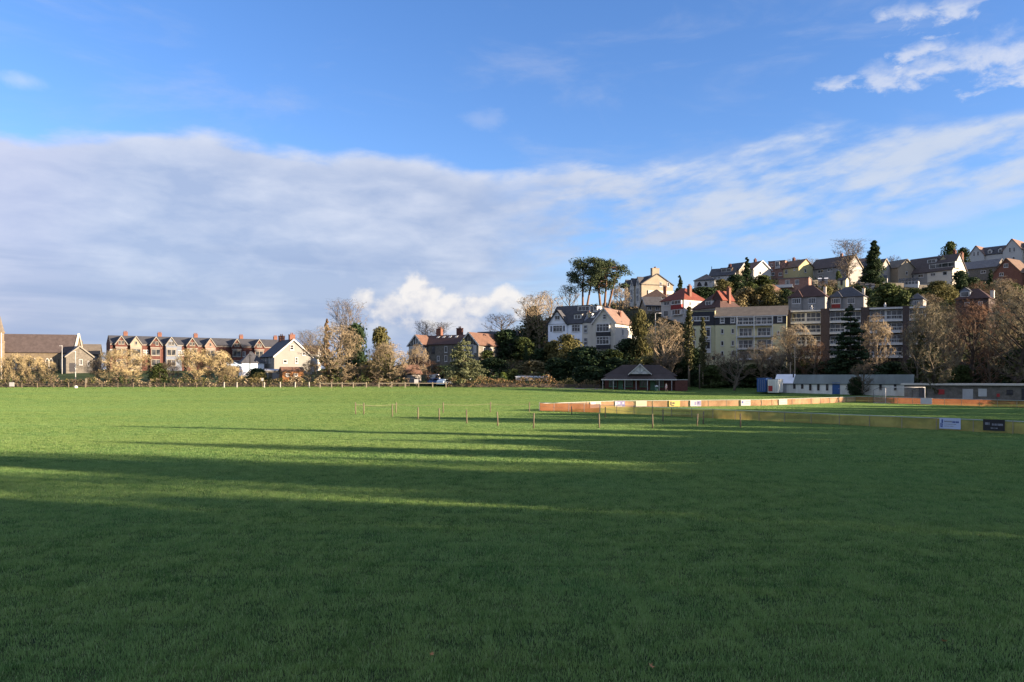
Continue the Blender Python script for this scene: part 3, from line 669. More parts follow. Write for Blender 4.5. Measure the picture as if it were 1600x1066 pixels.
# ------------------------------------------------------------------ buildings
class H:
    """a house: root Empty plus parts. Local frame: x to the right along the front, y away from it, front at y = -d/2."""
    def __init__(s, name, label, px, Y, yaw=0, z=None, py=None, cat='house', group=None, face=True, sink=2.5):
        g = G(px, Y)
        if py is not None: g.z = Z(py, Y)
        if z is not None: g.z = z
        a = math.degrees(math.atan(g.x/Y)) if face else 0     # yaw measured from the line of sight
        s.r = thing(name, label, cat, g, yaw - a, group); s.k = Y/F; s.sink = sink
    def block(s, w, d, eave, ridge, axis='x', x=0, y=0, z0=None, wall='render_white', roof='slate', over=.35, t=.22, hip=0, wname='wall', rname='roof', verge=None):
        z0 = -s.sink if z0 is None else z0
        s.x, s.y, s.w, s.d, s.e, s.rg, s.axis = x, y, w, d, eave, ridge, axis
        m = MB(); X0, X1, Y0, Y1 = x-w/2, x+w/2, y-d/2, y+d/2
        e = eave
        if roof is None or hip or ridge <= eave:
            m.box(X0,X1,Y0,Y1,z0,e)
        elif axis == 'x':
            m.add([(X0,Y0,z0),(X1,Y0,z0),(X1,Y1,z0),(X0,Y1,z0),(X0,Y0,e),(X1,Y0,e),(X1,Y1,e),(X0,Y1,e),(X0,y,ridge),(X1,y,ridge)],
                  [(3,2,1,0),(0,1,5,4),(2,3,7,6),(1,2,6,9,5),(3,0,4,8,7),(4,5,9,8),(6,7,8,9)])
        else:
            m.add([(X0,Y0,z0),(X1,Y0,z0),(X1,Y1,z0),(X0,Y1,z0),(X0,Y0,e),(X1,Y0,e),(X1,Y1,e),(X0,Y1,e),(x,Y0,ridge),(x,Y1,ridge)],
                  [(3,2,1,0),(0,1,5,8,4),(1,2,6,5),(2,3,7,9,6),(3,0,4,7),(5,6,9,8),(7,4,8,9)])
        s.wall = m.build(wname, M[wall], s.r)
        if roof is None: return s
        r = MB(); o = over
        if ridge <= eave:
            r.box(X0-o, X1+o, Y0-o, Y1+o, e+.004, e+t)
        elif hip:
            n = Vector((0,0,1)); hx = hip if axis == 'x' else 0; hy = hip if axis == 'y' else 0
            a, b = w/2+o, d/2+o
            lx, ly = (max(0, a-b*hip), 0) if axis == 'x' else (0, max(0, b-a*hip))
            if axis == 'x': T0, T1 = (x-lx,y,ridge), (x+lx,y,ridge)
            else: T0, T1 = (x,y-ly,ridge), (x,y+ly,ridge)
            b_ = [(x-a,y-b,e),(x+a,y-b,e),(x+a,y+b,e),(x-a,y+b,e)]; u = [(p[0],p[1],e+.12) for p in b_]
            fs = [(3,2,1,0),(0,1,5,4),(1,2,6,5),(2,3,7,6),(3,0,4,7)]
            if axis == 'x': fs += [(4,5,9,8),(5,6,9),(6,7,8,9),(7,4,8)]
            else: fs += [(4,5,8),(5,6,9,8),(6,7,9),(7,4,8,9)]
            r.add(b_ + u + [(T0[0],T0[1],ridge+.12),(T1[0],T1[1],ridge+.12)], fs)
        else:
            h = (w if axis == 'y' else d)/2; sl = (ridge-e)/h; dz = sl*o
            for sg in (-1, 1):
                if axis == 'x': q = [(X0-o,y,ridge+.01),(X1+o,y,ridge+.01),(X1+o,y+sg*(h+o),e-dz+.01),(X0-o,y+sg*(h+o),e-dz+.01)]; n = (0,sg*sl,1)
                else: q = [(x,Y0-o,ridge+.01),(x,Y1+o,ridge+.01),(x+sg*(h+o),Y1+o,e-dz+.01),(x+sg*(h+o),Y0-o,e-dz+.01)]; n = (sg*sl,0,1)
                r.slab(q, n, t)
        s.roof = r.build(rname, M[roof], s.r)
        if verge and not hip: s.verge(verge, o, t)
        return s
    def verge(s, m, o=.35, t=.22, both=True):
        """bargeboards along the gable ends"""
        h = (s.w if s.axis == 'y' else s.d)/2; sl = (s.rg-s.e)/h; dz = sl*o
        for end in (-1, 1):
            b = MB()
            for sg in (-1, 1):
                if s.axis == 'y':
                    y0 = s.y + end*(s.d/2+o); a = Vector((s.x, y0, s.rg)); c = Vector((s.x+sg*(h+o), y0, s.e-dz)); dn = Vector((0,end*.06,0))
                else:
                    x0 = s.x + end*(s.w/2+o); a = Vector((x0, s.y, s.rg)); c = Vector((x0, s.y+sg*(h+o), s.e-dz)); dn = Vector((end*.06,0,0))
                up = Vector((0,0,t*1.15)); lo = Vector((0,0,-.18))
                b.hexa([a+lo+dn*.1, c+lo+dn*.1, c+lo+dn, a+lo+dn, a+up+dn*.1, c+up+dn*.1, c+up+dn, a+up+dn])
            b.build('bargeboard', M[m], s.r)
    def P(s, f, u, v, o=0):
        if f == 'f': return Vector((s.x+u, s.y-s.d/2-o, v))
        if f == 'b': return Vector((s.x-u, s.y+s.d/2+o, v))
        if f == 'r': return Vector((s.x+s.w/2+o, s.y+u, v))
        if f == 'l': return Vector((s.x-s.w/2-o, s.y-u, v))
    def plate(s, m, f, u0, u1, v0, v1, o0, o1):
        q = [s.P(f,u0,v0,o0), s.P(f,u1,v0,o0), s.P(f,u1,v0,o1), s.P(f,u0,v0,o1), s.P(f,u0,v1,o0), s.P(f,u1,v1,o0), s.P(f,u1,v1,o1), s.P(f,u0,v1,o1)]
        if f in 'fr': q = [q[i] for i in (3,2,1,0,7,6,5,4)]
        m.hexa(q)
    def win(s, u, v, w=1.1, h=1.3, f='f', n=2, fr='white', tr=0, b=.12, name='window', sill=True, o=0):
        """frame ring with mullions, pane as sub-part; (u, v) is the middle"""
        m = MB(); u0, u1, v0, v1 = u-w/2, u+w/2, v-h/2, v+h/2
        for a in ((u0,u1,v0,v0+b),(u0,u1,v1-b,v1),(u0,u0+b,v0+b,v1-b),(u1-b,u1,v0+b,v1-b)): s.plate(m, f, *a, o-.02, o+.10)
        for i in range(1, n):
            c = u0 + (u1-u0)*i/n; s.plate(m, f, c-b*.4, c+b*.4, v0+b, v1-b, o-.02, o+.09)
        if tr: s.plate(m, f, u0+b, u1-b, v0+h*tr-b*.4, v0+h*tr+b*.4, o-.02, o+.085)
        if sill: s.plate(m, f, u0-.08, u1+.08, v0-.12, v0-.004, o-.02, o+.16)
        W = m.build(name, M[fr], s.r)
        g = MB(); s.plate(g, f, u0+b*.5, u1-b*.5, v0+b*.5, v1-b*.5, o-.01, o+.03); g.build('pane', M['glass'], W)
        return W
    def door(s, u, w=1.0, h=2.1, f='f', m='timber', v0=0, name='door'):
        b = MB(); s.plate(b, f, u-w/2, u+w/2, v0, v0+h, -.02, .06); D = b.build(name, M[m], s.r)
        k = MB(); s.plate(k, f, u+w*.32, u+w*.42, v0+h*.45, v0+h*.5, .05, .11); k.build('handle', M['metal'], D); return D
    def panel(s, m, f, u0, u1, v0, v1, o=.05, name='wall_panel'):
        b = MB(); s.plate(b, f, u0, u1, v0, v1, -.02, o); return b.build(name, M[m], s.r)
    def bay(s, u, v0, v1, w, f='f', o=.8, wall='white', n=4, bands=(), glassband=None):
        b = MB(); s.plate(b, f, u-w/2, u+w/2, v0, v1, -.05, o); B = b.build('bay_window', M[wall], s.r)
        return B
    def stack(s, x, y, z0, z1, w=.9, d=.7, m='brick_orange', pots=2, potm='brick_orange', parent=None):
        b = MB(); b.box(x-w/2, x+w/2, y-d/2, y+d/2, z0, z1); b.box(x-w/2-.08, x+w/2+.08, y-d/2-.08, y+d/2+.08, z1+.004, z1+.16)
        C_ = b.build('chimney', M[m], parent or s.r)
        for i in range(pots):
            px_ = x + (i-(pots-1)/2)*min(.45, w/max(1,pots))
            p = MB(); p.lathe([(.13,z1+.16),(.16,z1+.2),(.13,z1+.6),(.15,z1+.64)], 8, (px_, y, 0)); p.build('pot', M[potm], C_)
        return C_
    def rooflight(s, x, f, w=.7, l=.9):
        """pane lying in the front slope of an x-axis roof; f = fraction up the slope"""
        h = s.d/2; sl = (s.rg-s.e)/h; y = s.y - h*(1-f); z = s.e + (s.rg-s.e)*f; n = Vector((0,-sl,1)).normalized(); t = Vector((0,1,sl)).normalized()
        c = Vector((s.x+x, y, z)) + n*.24; q = [c-Vector((w/2,0,0))-t*l/2, c+Vector((w/2,0,0))-t*l/2, c+Vector((w/2,0,0))+t*l/2, c-Vector((w/2,0,0))+t*l/2]
        m = MB(); m.slab(q, n, .06); return m.build('rooflight', M['pale_metal'], s.roof)
    def dormer(s, x, z0, w, h, depth=2.5, y=None, wall='white', roof='slate', n=2, gable=False, fr='white'):
        """box dormer standing on the front slope"""
        hh = s.d/2; sl = (s.rg-s.e)/hh; yf = s.y - hh + (z0-s.e)/sl - .05 if y is None else y
        b = MB(); b.box(s.x+x-w/2, s.x+x+w/2, yf, yf+depth, z0-.3, z0+h); D = b.build('dormer', M[wall], s.r)
        r = MB()
        if gable:
            a = w*.42
            for sg in (-1,1): r.slab([(s.x+x,yf-.2,z0+h+a),(s.x+x,yf+depth+1,z0+h+a),(s.x+x+sg*(w/2+.2),yf+depth+1,z0+h-.15),(s.x+x+sg*(w/2+.2),yf-.2,z0+h-.15)], (sg*a,0,w/2), .12)
            g = MB(); g.add([(s.x+x-w/2,yf+.003,z0+h),(s.x+x+w/2,yf+.003,z0+h),(s.x+x,yf+.003,z0+h+a*.95),(s.x+x-w/2,yf+.2,z0+h),(s.x+x+w/2,yf+.2,z0+h),(s.x+x,yf+.2,z0+h+a*.95)],[(0,1,2),(5,4,3),(0,3,4,1),(1,4,5,2),(2,5,3,0)]); g.build('gable', M[wall], D)
        else: r.box(s.x+x-w/2-.15, s.x+x+w/2+.15, yf-.2, yf+depth+.5, z0+h+.003, z0+h+.18)
        r.build('dormer_roof', M[roof], D)
        m = MB(); ww = w-.5; z1 = z0+.2; z2 = z0+h-.15
        for a in ((x-ww/2,x+ww/2,z1,z1+.1),(x-ww/2,x+ww/2,z2-.1,z2)): m.box(s.x+a[0], s.x+a[1], yf-.09, yf-.003, a[2], a[3])
        for i in range(n+1):
            c = x-ww/2 + ww*i/n; m.box(s.x+c-.06, s.x+c+.06, yf-.085, yf-.003, z1+.1, z2-.1)
        W = m.build('window', M[fr], D); g = MB(); g.box(s.x+x-ww/2+.05, s.x+x+ww/2-.05, yf-.05, yf-.004, z1+.05, z2-.05); g.build('pane', M['glass'], D)
        return D
class HF(H):
    """house given by its front as seen: photo columns px0..px1 of the front wall at distance Y, ground row, yaw from the line of sight"""
    def __init__(s, name, label, px0, px1, Y, base, yaw=0, d=8, cat='house', group=None, sink=3):
        s.pc = (px0+px1)/2; s.k = Y/F; s.base = base; s.c = math.cos(R(yaw)); s.D = d; s.W = (px1-px0)*s.k/s.c
        a = math.atan((s.pc-800)/F); x0 = X(s.pc, Y); th_ = R(yaw) - a
        loc = Vector((x0 - math.sin(th_)*d/2, Y + math.cos(th_)*d/2, Z(base, Y)))
        s.r = thing(name, label, cat, loc, math.degrees(th_), group); s.sink = sink
    def V(s, py): return (s.base-py)*s.k
    def U(s, px): return (px-s.pc)*s.k/s.c
    def main(s, ridge, eave, axis='x', **kw): return s.block(s.W, s.D, s.V(eave), s.V(ridge), axis, **kw)
    def wp(s, px, py, wpx, hpx, **kw):      # window by photo position on the front of the current block
        return s.win(s.U(px)-s.x, s.V(py), wpx*s.k/s.c, hpx*s.k, **kw)
def arch(h, m, u, v0, v1, w, o0, o1):
    pts = [(u-w/2,v0),(u+w/2,v0),(u+w/2,v1-w*.8),(u+w*.28,v1-w*.25),(u,v1),(u-w*.28,v1-w*.25),(u-w/2,v1-w*.8)]
    m.slab([h.P('f',a,b,o0) for a,b in pts], (0,-1,0), o1-o0)

# ---- church and hall
h = HF('church', 'long stone church with steep brown slate roof and arched windows beside a pointed turret', -60, 103, 250, 581, -16, 10, 'church')
h.main(521.5, 550, wall='stone_warm', roof='slate_brown', over=.25)
b = MB()
for sg in (-1,1):
    b.slab([(h.w/2-.1,0,h.rg+.1),(h.w/2-.1,sg*5.3,h.e+.0),(h.w/2-.1,sg*5.3,h.e+.45),(h.w/2-.1,0,h.rg+.6)], (1,0,0), .6)
b.build('coping', M['cream_pale'], h.r)
for px in (25,47,69,90):
    u = h.U(px); m = MB()
    for q in (-.55,.55): arch(h, m, u+q, .9, 4.4, 1.05, -.02, .1)
    W_ = m.build('window', M['cream_pale'], h.r); g = MB()
    for q in (-.55,.55): arch(h, g, u+q, 1.2, 4.1, .62, .05, .14)
    g.build('pane', M['glass'], W_)
for px in (36,58,80,100):
    b = MB(); u = h.U(px); h.plate(b,'f',u-.35,u+.35,-2,2.6,-.02,1.0); h.plate(b,'f',u-.35,u+.35,2.61,4.2,-.02,.5); b.build('buttress', M['stone_warm'], h.r)
b = MB(); tx = h.U(5)
b.lathe([(1.25,-2),(1.25,9),(1.4,9.1),(1.4,9.5),(1.12,9.6),(1.12,12.0),(1.4,12.1),(1.4,12.4)], 8, (tx,-6.1,0)); T_ = b.build('turret', M['stone_warm'], h.r)
b = MB(); b.lathe([(1.25,12.4),(.05,17.3)], 8, (tx,-6.1,0)); b.build('spire', M['tile_grey'], h.r)
h = HF('church_hall', 'small grey stone hall with pale gable boards next to the church', 106, 143, 238, 581, 6, 9, 'hall')
h.main(541.5, 557, 'y', wall='stone', roof='slate', verge='trim'); h.door(-1.9,1.6,2.6); h.wp(126,566,5,9,n=2); h.wp(137,568,3,8,n=1)
h = HF('stone_cottage', 'grey roofed stone cottage showing between the hall and the brick terrace', 120, 152, 262, 578, -8, 7, 'cottage')
h.main(538, 553, wall='stone', roof='tile_grey'); h.wp(146,560,5,6); h.stack(-2.2,0,h.rg-.5,h.rg+.9,.8,.7,'stone',1)
# ---- brick terrace
TA = Vector((-124.2,246)); TD = Vector((43.5,29)); TL = TD.length
def tline(px):
    m_ = (px-800)/F; return (m_*TA.y - TA.x)/(TD.x - m_*TD.y)
ty = math.degrees(math.atan2(TD.y, TD.x)); zb = 6.0
TERR = [(172,203,189,'brick','red brick terraced house at the church end of the row'),(203,230,212,'buff','terraced house with tan gable, second from the church end'),
 (230,257,243,'brick','red brick terraced house with dark timbered gable, left of the blue one'),(257,284,267,'bluegrey','blue grey painted terraced house in the brick row'),
 (284,314,299.5,'brick','red brick terraced house just right of the blue one'),(314,345,328,'pinkish','terraced house with pale brown gable in the middle of the brick row'),
 (345,386,369,'brick','red brick terraced house with wide white framed bay above the blue car'),(386,440,404,'brick','red brick end terraced house behind the dark garage roof')]
for i, (p0, p1, pg, wl, lab) in enumerate(TERR):
    t0, t1, tg = tline(p0), tline(p1), tline(pg); c_ = TA + TD*((t0+t1)/2); wd_ = (t1-t0)*TL
    h = H('terraced_house', lab, 500, 250, z=0, group='brick terrace across the field')
    nrm = Vector((-TD.y, TD.x)).normalized(); c2_ = c_ + nrm*4.5
    h.r.location = (c2_.x, c2_.y, zb); h.r.rotation_euler = (0,0,R(ty))
    h.block(wd_-.02, 9, 8.4, 10.95, wall=wl if wl in ('bluegrey',) else 'brick', roof='slate', over=.02)
    g = (tg-(t0+t1)/2)*TL; sd_ = -1 if i % 2 else 1
    h.win(g+sd_*2.6 if abs(g+sd_*2.6) < wd_/2-.6 else g-sd_*2.6, 5.8, 1.0, 1.7, tr=.5); h.panel('trim','f',-wd_/2,wd_/2,8.05,8.3,.12,'gutter')
    h.block(3.3, 5.4, 8.35, 10.75, 'y', x=g, y=-2.7, wall=wl, roof='slate', over=.22, t=.16, wname='bay_wall', rname='gable_roof', verge='trim')
    if i == 2: h.panel('timber','f',-.9,.5,8.5,9.4,.05,'timber_panel'); h.win(.3,8.7,.9,1.2,n=1,fr='trim')
    elif i in (1,5): h.win(0,8.7,.7,1.1,n=1,fr='trim')
    else: h.win(-.45,8.8,.75,1.15,n=1,fr='trim'); h.win(.45,8.8,.75,1.15,n=1,fr='trim')
    h.panel('trim','f',-1.65,1.65,7.1,7.45,.14,'lintel'); h.win(0,5.9,2.8,2.1,n=2,b=.2,fr='trim'); h.win(0,2.6,2.8,2.1,n=2,b=.2,fr='trim')
    if i % 2 == 0 or i == 7:
        h.x = h.y = 0; h.stack(wd_/2-.5, 1.0, 9.9, 12.1, 1.2, .9, 'brick_orange', 3)
# ---- houses and sheds across the field
h = HF('detached_house', 'cream gabled house with dark roof and two orange chimneys', 430, 487, 214, 577, 20, 10.5)
h.main(531, 557, 'y', wall='cream_lit', roof='slate', verge='white')
h.wp(456,543,6,8,n=1,tr=.5); h.wp(446,565,6,5,n=1); h.wp(463,563,4.5,9,n=1,tr=.5); h.wp(474,553,5,4,n=1)
h.win(-1.5,2.4,1.0,1.5,'l',n=2); h.win(1.5,2.4,1.0,1.5,'l',n=2)
h.stack(0,-h.D/2+1.2,7.2,9.2,1.5,1.0,'brick_orange',2); h.stack(0,h.D/2-1.2,7.2,9.2,1.5,1.0,'brick_orange',2)
h = HF('garage', 'low garage with dark hipped roof left of the cream gabled house', 379, 412, 212, 579, 10, 5, 'garage')
h.main(551, 567.5, hip=1, wall='render_blue', roof='slate'); h.panel('carpale','f',-2.2,1.0,0,1.8,.05,'garage_door')
h = HF('cottage', 'house with small orange tiled roof right of the cream gabled house', 468, 494, 238, 579, -10, 8, 'cottage')
h.main(540, 552, wall='render_white', roof='tile_terra'); h.wp(480,560,6,6)
h = HF('garden_shed', 'grey block shed below the cream gabled house', 416, 440, 188, 594, 5, 3, 'shed')
h.main(578, 580, wall='grey_render', roof='metal'); h.door(-.8,.9,1.9,m='wood')
h = HF('garden_shed', 'orange timber shed with lit boards below the cream gabled house', 442, 474, 184, 596, 14, 3, 'shed')
h.main(574, 580, 'x', wall='wood_orange', roof='tile_terra', over=.2, t=.1); h.wp(462,586,6,5); h.wp(450,586,6,5)
# ---- half timbered house
h = HF('half_timbered_house', 'long grey stone house with half timbered gables and orange tiled wings', 655, 742, 205, 573, -35, 8)
h.main(523.5, 538, wall='stone', roof='tile_darkred', over=.3)
for px in (674,683,693,703): h.rooflight(h.U(px), .78)
h.wp(677,546,5,11,n=2,fr='timber'); h.wp(697,546,4,10,n=1); h.wp(697,560,4,10,n=1); h.wp(707,560,5,9,n=1); h.wp(685,560,4,8,n=1)
h.panel('cream_pale','f',-h.W/2,h.W/2,h.e-.2,h.e,.25,'gutter')
def timber_gable(h, w, e, rg, n=7):
    b = MB(); h.plate(b,'f',-w/2,w/2,e-.12,e+.14,-.02,.12)
    for i in range(n):
        u = -w/2 + w*(i+.5)/n; t = e + (rg-e)*(1-abs(u)/(w/2)); h.plate(b,'f',u-.11,u+.11,e+.15,t-.15,-.02,.10)
    b.build('timber_frame', M['timber'], h.r)
e0, r0, W0 = h.e, h.rg, h.W
h.stack(-W0/2+3.4,0.2,r0-.6,r0+1.8,1.5,1.0,'brick_orange',3)
h.block(12, 6, e0, r0+1.2, 'x', x=W0/2-1, y=8.5, wall='stone', roof='slate', wname='rear_wall', rname='rear_roof'); h.stack(-4.5,8.5,r0+.3,r0+2.4,1.6,1.0,'brick',2)
h.block(4.6, 9.6, e0-.1, r0+.1, 'y', x=-W0/2, y=-.9, wall='render_white', roof='tile_terra', wname='wing_wall', rname='wing_roof', verge='white'); timber_gable(h,4.6,h.e,h.rg,6); h.win(0,4,1.8,1.7,n=3); h.panel('brick','f',-2.3,2.3,-1,2.6,.05,'brick_base')
h.block(5.6, 14.5, e0-.3, r0+.25, 'y', x=W0/2-.6, y=1.2, wall='stone', roof='tile_terra', wname='wing_wall', rname='wing_roof', verge='white'); timber_gable(h,5.6,h.e,h.rg,7)
h.panel('render_white','f',-2.2,2.2,3.3,h.e-.2,.05); h.win(.4,4.2,2.2,2.4,n=4,o=.05); h.win(-4.6,3.9,1.1,1.7,'r',n=1); h.win(-1.5,3.9,1.4,1.7,'r',n=2)
h = HF('outbuilding', 'small white outbuilding with orange tiled roof behind the white notice board', 636, 658, 176, 597, 30, 4, 'outbuilding')
h.main(571, 584, 'x', wall='grey_render', roof='tile_terra', over=.25); h.wp(645,589,6,5)
h = HF('garden_shed', 'white gabled shed under the spreading blue green tree', 710, 732, 178, 598, -20, 4, 'shed')
h.main(578, 588, 'y', wall='render_white', roof='slate_light', over=.2); h.wp(721,590,5,4)
h = HF('low_building', 'long low white building just behind the clipped hedge', 806, 856, 176, 603, 5, 5, 'building')
h.main(589, 590, wall='render_white', roof='white_roof', over=.2); h.wp(820,596,5,5); h.wp(840,596,5,5)
h = HF('summerhouse', 'small dark hipped roof summerhouse behind the clipped hedge', 846, 872, 180, 600, 0, 4, 'summerhouse')
h.main(584, 591, hip=1, wall='wood', roof='tile_brown'); h.door(0,.9,1.6)
# ---- white double gabled house
h = HF('gabled_house', 'large white house with two gables and a black panelled bay, below the tall pines', 857, 962, 203, 549, -25, 10)
Wt = h.W
h.block(Wt/2, 10, h.V(505), h.V(475), x=-Wt/4, wall='render_blue', roof='slate', over=.25)
h.wp(900,512.5,13,11,n=3,tr=.6); h.wp(900,534,12,10,n=3)
h.dormer(h.U(904)-h.x, h.V(485.5), 3.6, 1.5, 3, n=3); h.dormer(h.U(900)-h.x, h.V(499), 2.1, 1.4, 3, n=2)
h.block(Wt/2-.02, 10, h.V(505), h.V(477), x=Wt/4+.01, wall='cream_pale', roof='slate', over=.1, hip=.92)
for py in (511,517.5,531,537): h.wp(915,py,5.5,5.5,n=1,fr='metal')
h.rooflight(h.U(923)-h.x,.3,1,.9); h.dormer(h.U(921)-h.x, h.V(485), 1.2, 1.3, 3, n=1); h.stack(h.U(917),-3.6,h.V(496),h.V(489),.6,.6,'cream',1)
h.block(30*h.k/h.c, 10.2, h.V(505), h.V(483.5), 'y', x=h.U(871.3), y=-.25, wall='render_blue', roof='slate', wname='wing_wall', rname='wing_roof', verge='timber')
h.wp(871.3,495,8,7,n=2); h.panel('timber','f',-1.0,1.0,h.V(491)+.1,h.V(490),.06,'timber_panel'); h.wp(872,512.5,15,10,n=3,tr=.65); h.panel('timber','f',-1.95,-1.6,h.V(517),h.V(508),.09,'shutter'); h.panel('timber','f',1.75,2.1,h.V(517),h.V(508),.09,'shutter')
h.block(34*h.k/h.c, 11.5, h.V(506), h.V(484), 'y', x=h.U(945.5), y=-.3, wall='cream_pale', roof='tile_pink', wname='wing_wall', rname='wing_roof', verge='white')
h.wp(946.5,497,5.5,8,n=1,tr=.5)
B_ = h.bay(0, h.V(547), h.V(507), 20*h.k/h.c, o=.7)
for a, b_ in ((508,520),(527.5,539.5)):
    h.win(0,(h.V(a)+h.V(b_))/2,19*h.k/h.c,12*h.k,n=4,tr=.62,o=.7,b=.13)
for a, b_ in ((520.5,527),(540,546.5)): h.panel('black_panel','f',-10*h.k/h.c,10*h.k/h.c,h.V(b_),h.V(a),.78,'bay_panel')
h.stack(h.x+h.w/2-1.6,.5,h.V(506),h.V(489),.9,.8,'brick_orange',2)
h.win(-1,h.V(520),1.1,1.6,'r',n=2); h.win(3,h.V(520),1.1,1.6,'r',n=2); h.win(1,h.V(538),1.1,1.6,'r',n=2)
b = MB(); b.box(h.x+h.w/2+.01,h.x+h.w/2+1.6,1,4.8,h.V(531)-.2,h.V(531)); b.box(h.x+h.w/2+1.5,h.x+h.w/2+1.6,1,4.8,h.V(531)+.01,h.V(531)+1.0); b.build('balcony', M['metal'], h.r)
# ---- sports pavilion
h = HF('pavilion', 'brick sports pavilion with dark tiled roof, white timbered gable and post verandah', 941, 1056, 161, 610, -4, 8, 'pavilion', sink=.6)
W0 = h.W; h.block(W0-.6, 6, h.V(588), h.V(570.5), x=0, y=1.2, wall='brick', roof='tile_dark', hip=1.1, over=.3)
for u in (-5.5,-2.2,.8,4): h.win(u,1.35,1.6,1.3,n=2,fr='green_bin')
h.door(-3.9,1,2.1,m='green_bin'); h.door(2.6,1,2.1,m='green_bin')
r = MB(); r.slab([(-W0/2-.2,-4.15,h.V(593.5)),(W0/2+.1,-4.15,h.V(593.5)),(W0/2-1.2,-1.9,h.V(585.5)),(-W0/2+1.4,-1.9,h.V(585.5))], (0,-.5,1), .14); r.build('verandah_roof', M['tile_dark'], h.r)
b = MB(); b.box(-W0/2-.2,W0/2+.1,-4.22,-4.1,h.V(594.2),h.V(592.6)); b.build('fascia', M['pale_metal'], h.r)
for px in (942,958.5,976.5,994,1011.5,1029.5,1048.5):
    p = MB(); u = h.U(px); p.box(u-.05,u+.05,-4.05,-3.95,-.3,h.V(593.8)); p.build('post', M['metal'], h.r)
g = MB(); gx = h.U(999.5); gw = 33*h.k/2; g.slab([(gx-gw,-3.0,h.V(584.5)),(gx+gw,-3.0,h.V(584.5)),(gx,-3.0,h.V(569.5))], (0,1,0), .3); Gb = g.build('gable', M['white'], h.r)
g = MB()
for a, c_ in (((0,0),(0,.9)),((0,0),(-.5,.45)),((0,0),(.5,.45))):
    p0 = Vector((gx+a[0]*gw, -3.06, h.V(584)+a[1]*1.9)); p1 = Vector((gx+c_[0]*gw, -3.06, h.V(584)+c_[1]*1.9)); g.bar(p0,p1,.06)
g.build('timber_frame', M['metal'], Gb)
r = MB()
for sg in (-1,1): r.slab([(gx,-3.3,h.V(568.8)),(gx,1.2,h.V(568.8)),(gx+sg*(gw+.25),1.2,h.V(585)),(gx+sg*(gw+.25),-3.3,h.V(585))], (sg,0,1.1), .12)
r.build('gable_roof', M['tile_dark'], h.r)
b = MB()
for sg in (-1,1):
    a = Vector((gx,-3.36,h.V(568.4))); c_ = Vector((gx+sg*(gw+.25),-3.36,h.V(584.8))); lo = Vector((0,0,-.2)); dn = Vector((0,.05,0))
    b.hexa([a+lo,c_+lo,c_+lo+dn,a+lo+dn,a,c_,c_+dn,a+dn])
b.build('bargeboard', M['white'], h.r)
h.block(2.4, 5.5, h.V(594), h.V(594)-.1, x=W0/2+.9, y=-1.2, wall='brick', roof='pale_metal', over=.08, t=.1, wname='store_wall', rname='store_roof')
# ---- yellow flats
h = HF('apartment_building', 'pale yellow flats with slate band, grey tiled roof and stacked balconies', 1119, 1226, 186, 562, -3, 9, 'flats')
h.main(478, 494, wall='yellow_pale', roof='tile_grey', over=.3)
h.panel('black_panel','f',-h.W/2,h.W/2,h.V(507),h.V(495),.12,'slate_band'); h.panel('white','f',-h.W/2-.1,h.W/2+.1,h.V(495.2),h.V(494),.5,'gutter')
for px in (1130,1146,1216): h.wp(px,499.5,7,9,n=1,tr=.5,o=.12,b=.16)
for px in (1130,1146):
    for py in (517,536,552): h.wp(px,py,4.5,8,n=1)
h.wp(1214,521,4,6,n=1)
for i, (y0, y1) in enumerate(((495.5,508),(512,526),(530.5,545),(548.5,561))):
    for px in (1165.5,1193): h.wp(px,(y0+y1)/2,25 if i == 0 else (20 if i % 2 else 22),y1-y0-1,n=3,tr=.45 if i == 0 else 0,o=.13 if i == 0 else .02,b=.14)
    b = MB(); u0, u1 = h.U(1152), h.U(1206); h.plate(b,'f',u0,u1,h.V(y1+1.8),h.V(y1),-.02,1.5); Bl = b.build('balcony', M['metal'], h.r)
    b = MB(); h.plate(b,'f',u0,u1,h.V(y1)+.95,h.V(y1)+1.02,1.38,1.46)
    for j in range(13):
        u = u0 + (u1-u0)*j/12; h.plate(b,'f',u-.025,u+.025,h.V(y1)+.002,h.V(y1)+.95,1.4,1.44)
    b.build('railing', M['pale_metal'], Bl)
for px in (1152.5,1178.5,1205.5):
    b = MB(); u = h.U(px); h.plate(b,'f',u-.12,u+.12,h.V(561),h.V(494.5),1.5,1.62); b.build('balcony_post', M['pale_metal'], h.r)
h.block(39*h.k, 9, h.V(484), h.V(484)-.1, x=h.U(1099), y=.3, wall='yellow_pale', roof='tile_grey', over=.1, wname='wing_wall', rname='flat_roof')
h.panel('black_panel','f',-h.w/2,h.w/2,h.V(507),h.V(485),.14,'slate_band'); h.win(h.U(1095)-h.x,h.V(496),30*h.k,7*h.k,n=6,o=.14)
for y0, y1 in ((510.5,525),(530,545)):
    h.bay(h.U(1105.5)-h.x,h.V(y1+6),h.V(y0-1.5),14*h.k,o=.6); h.win(h.U(1105.5)-h.x,h.V((y0+y1)/2),13*h.k,(y1-y0)*h.k,n=2,tr=.8,o=.6)
    h.win(h.U(1086)-h.x,h.V((y0+y1)/2),5*h.k,13*h.k,n=1)
h.panel('timber','f',h.U(1114)-h.x,h.U(1119)-h.x-.1,0,h.V(556),.05,'garage_door')
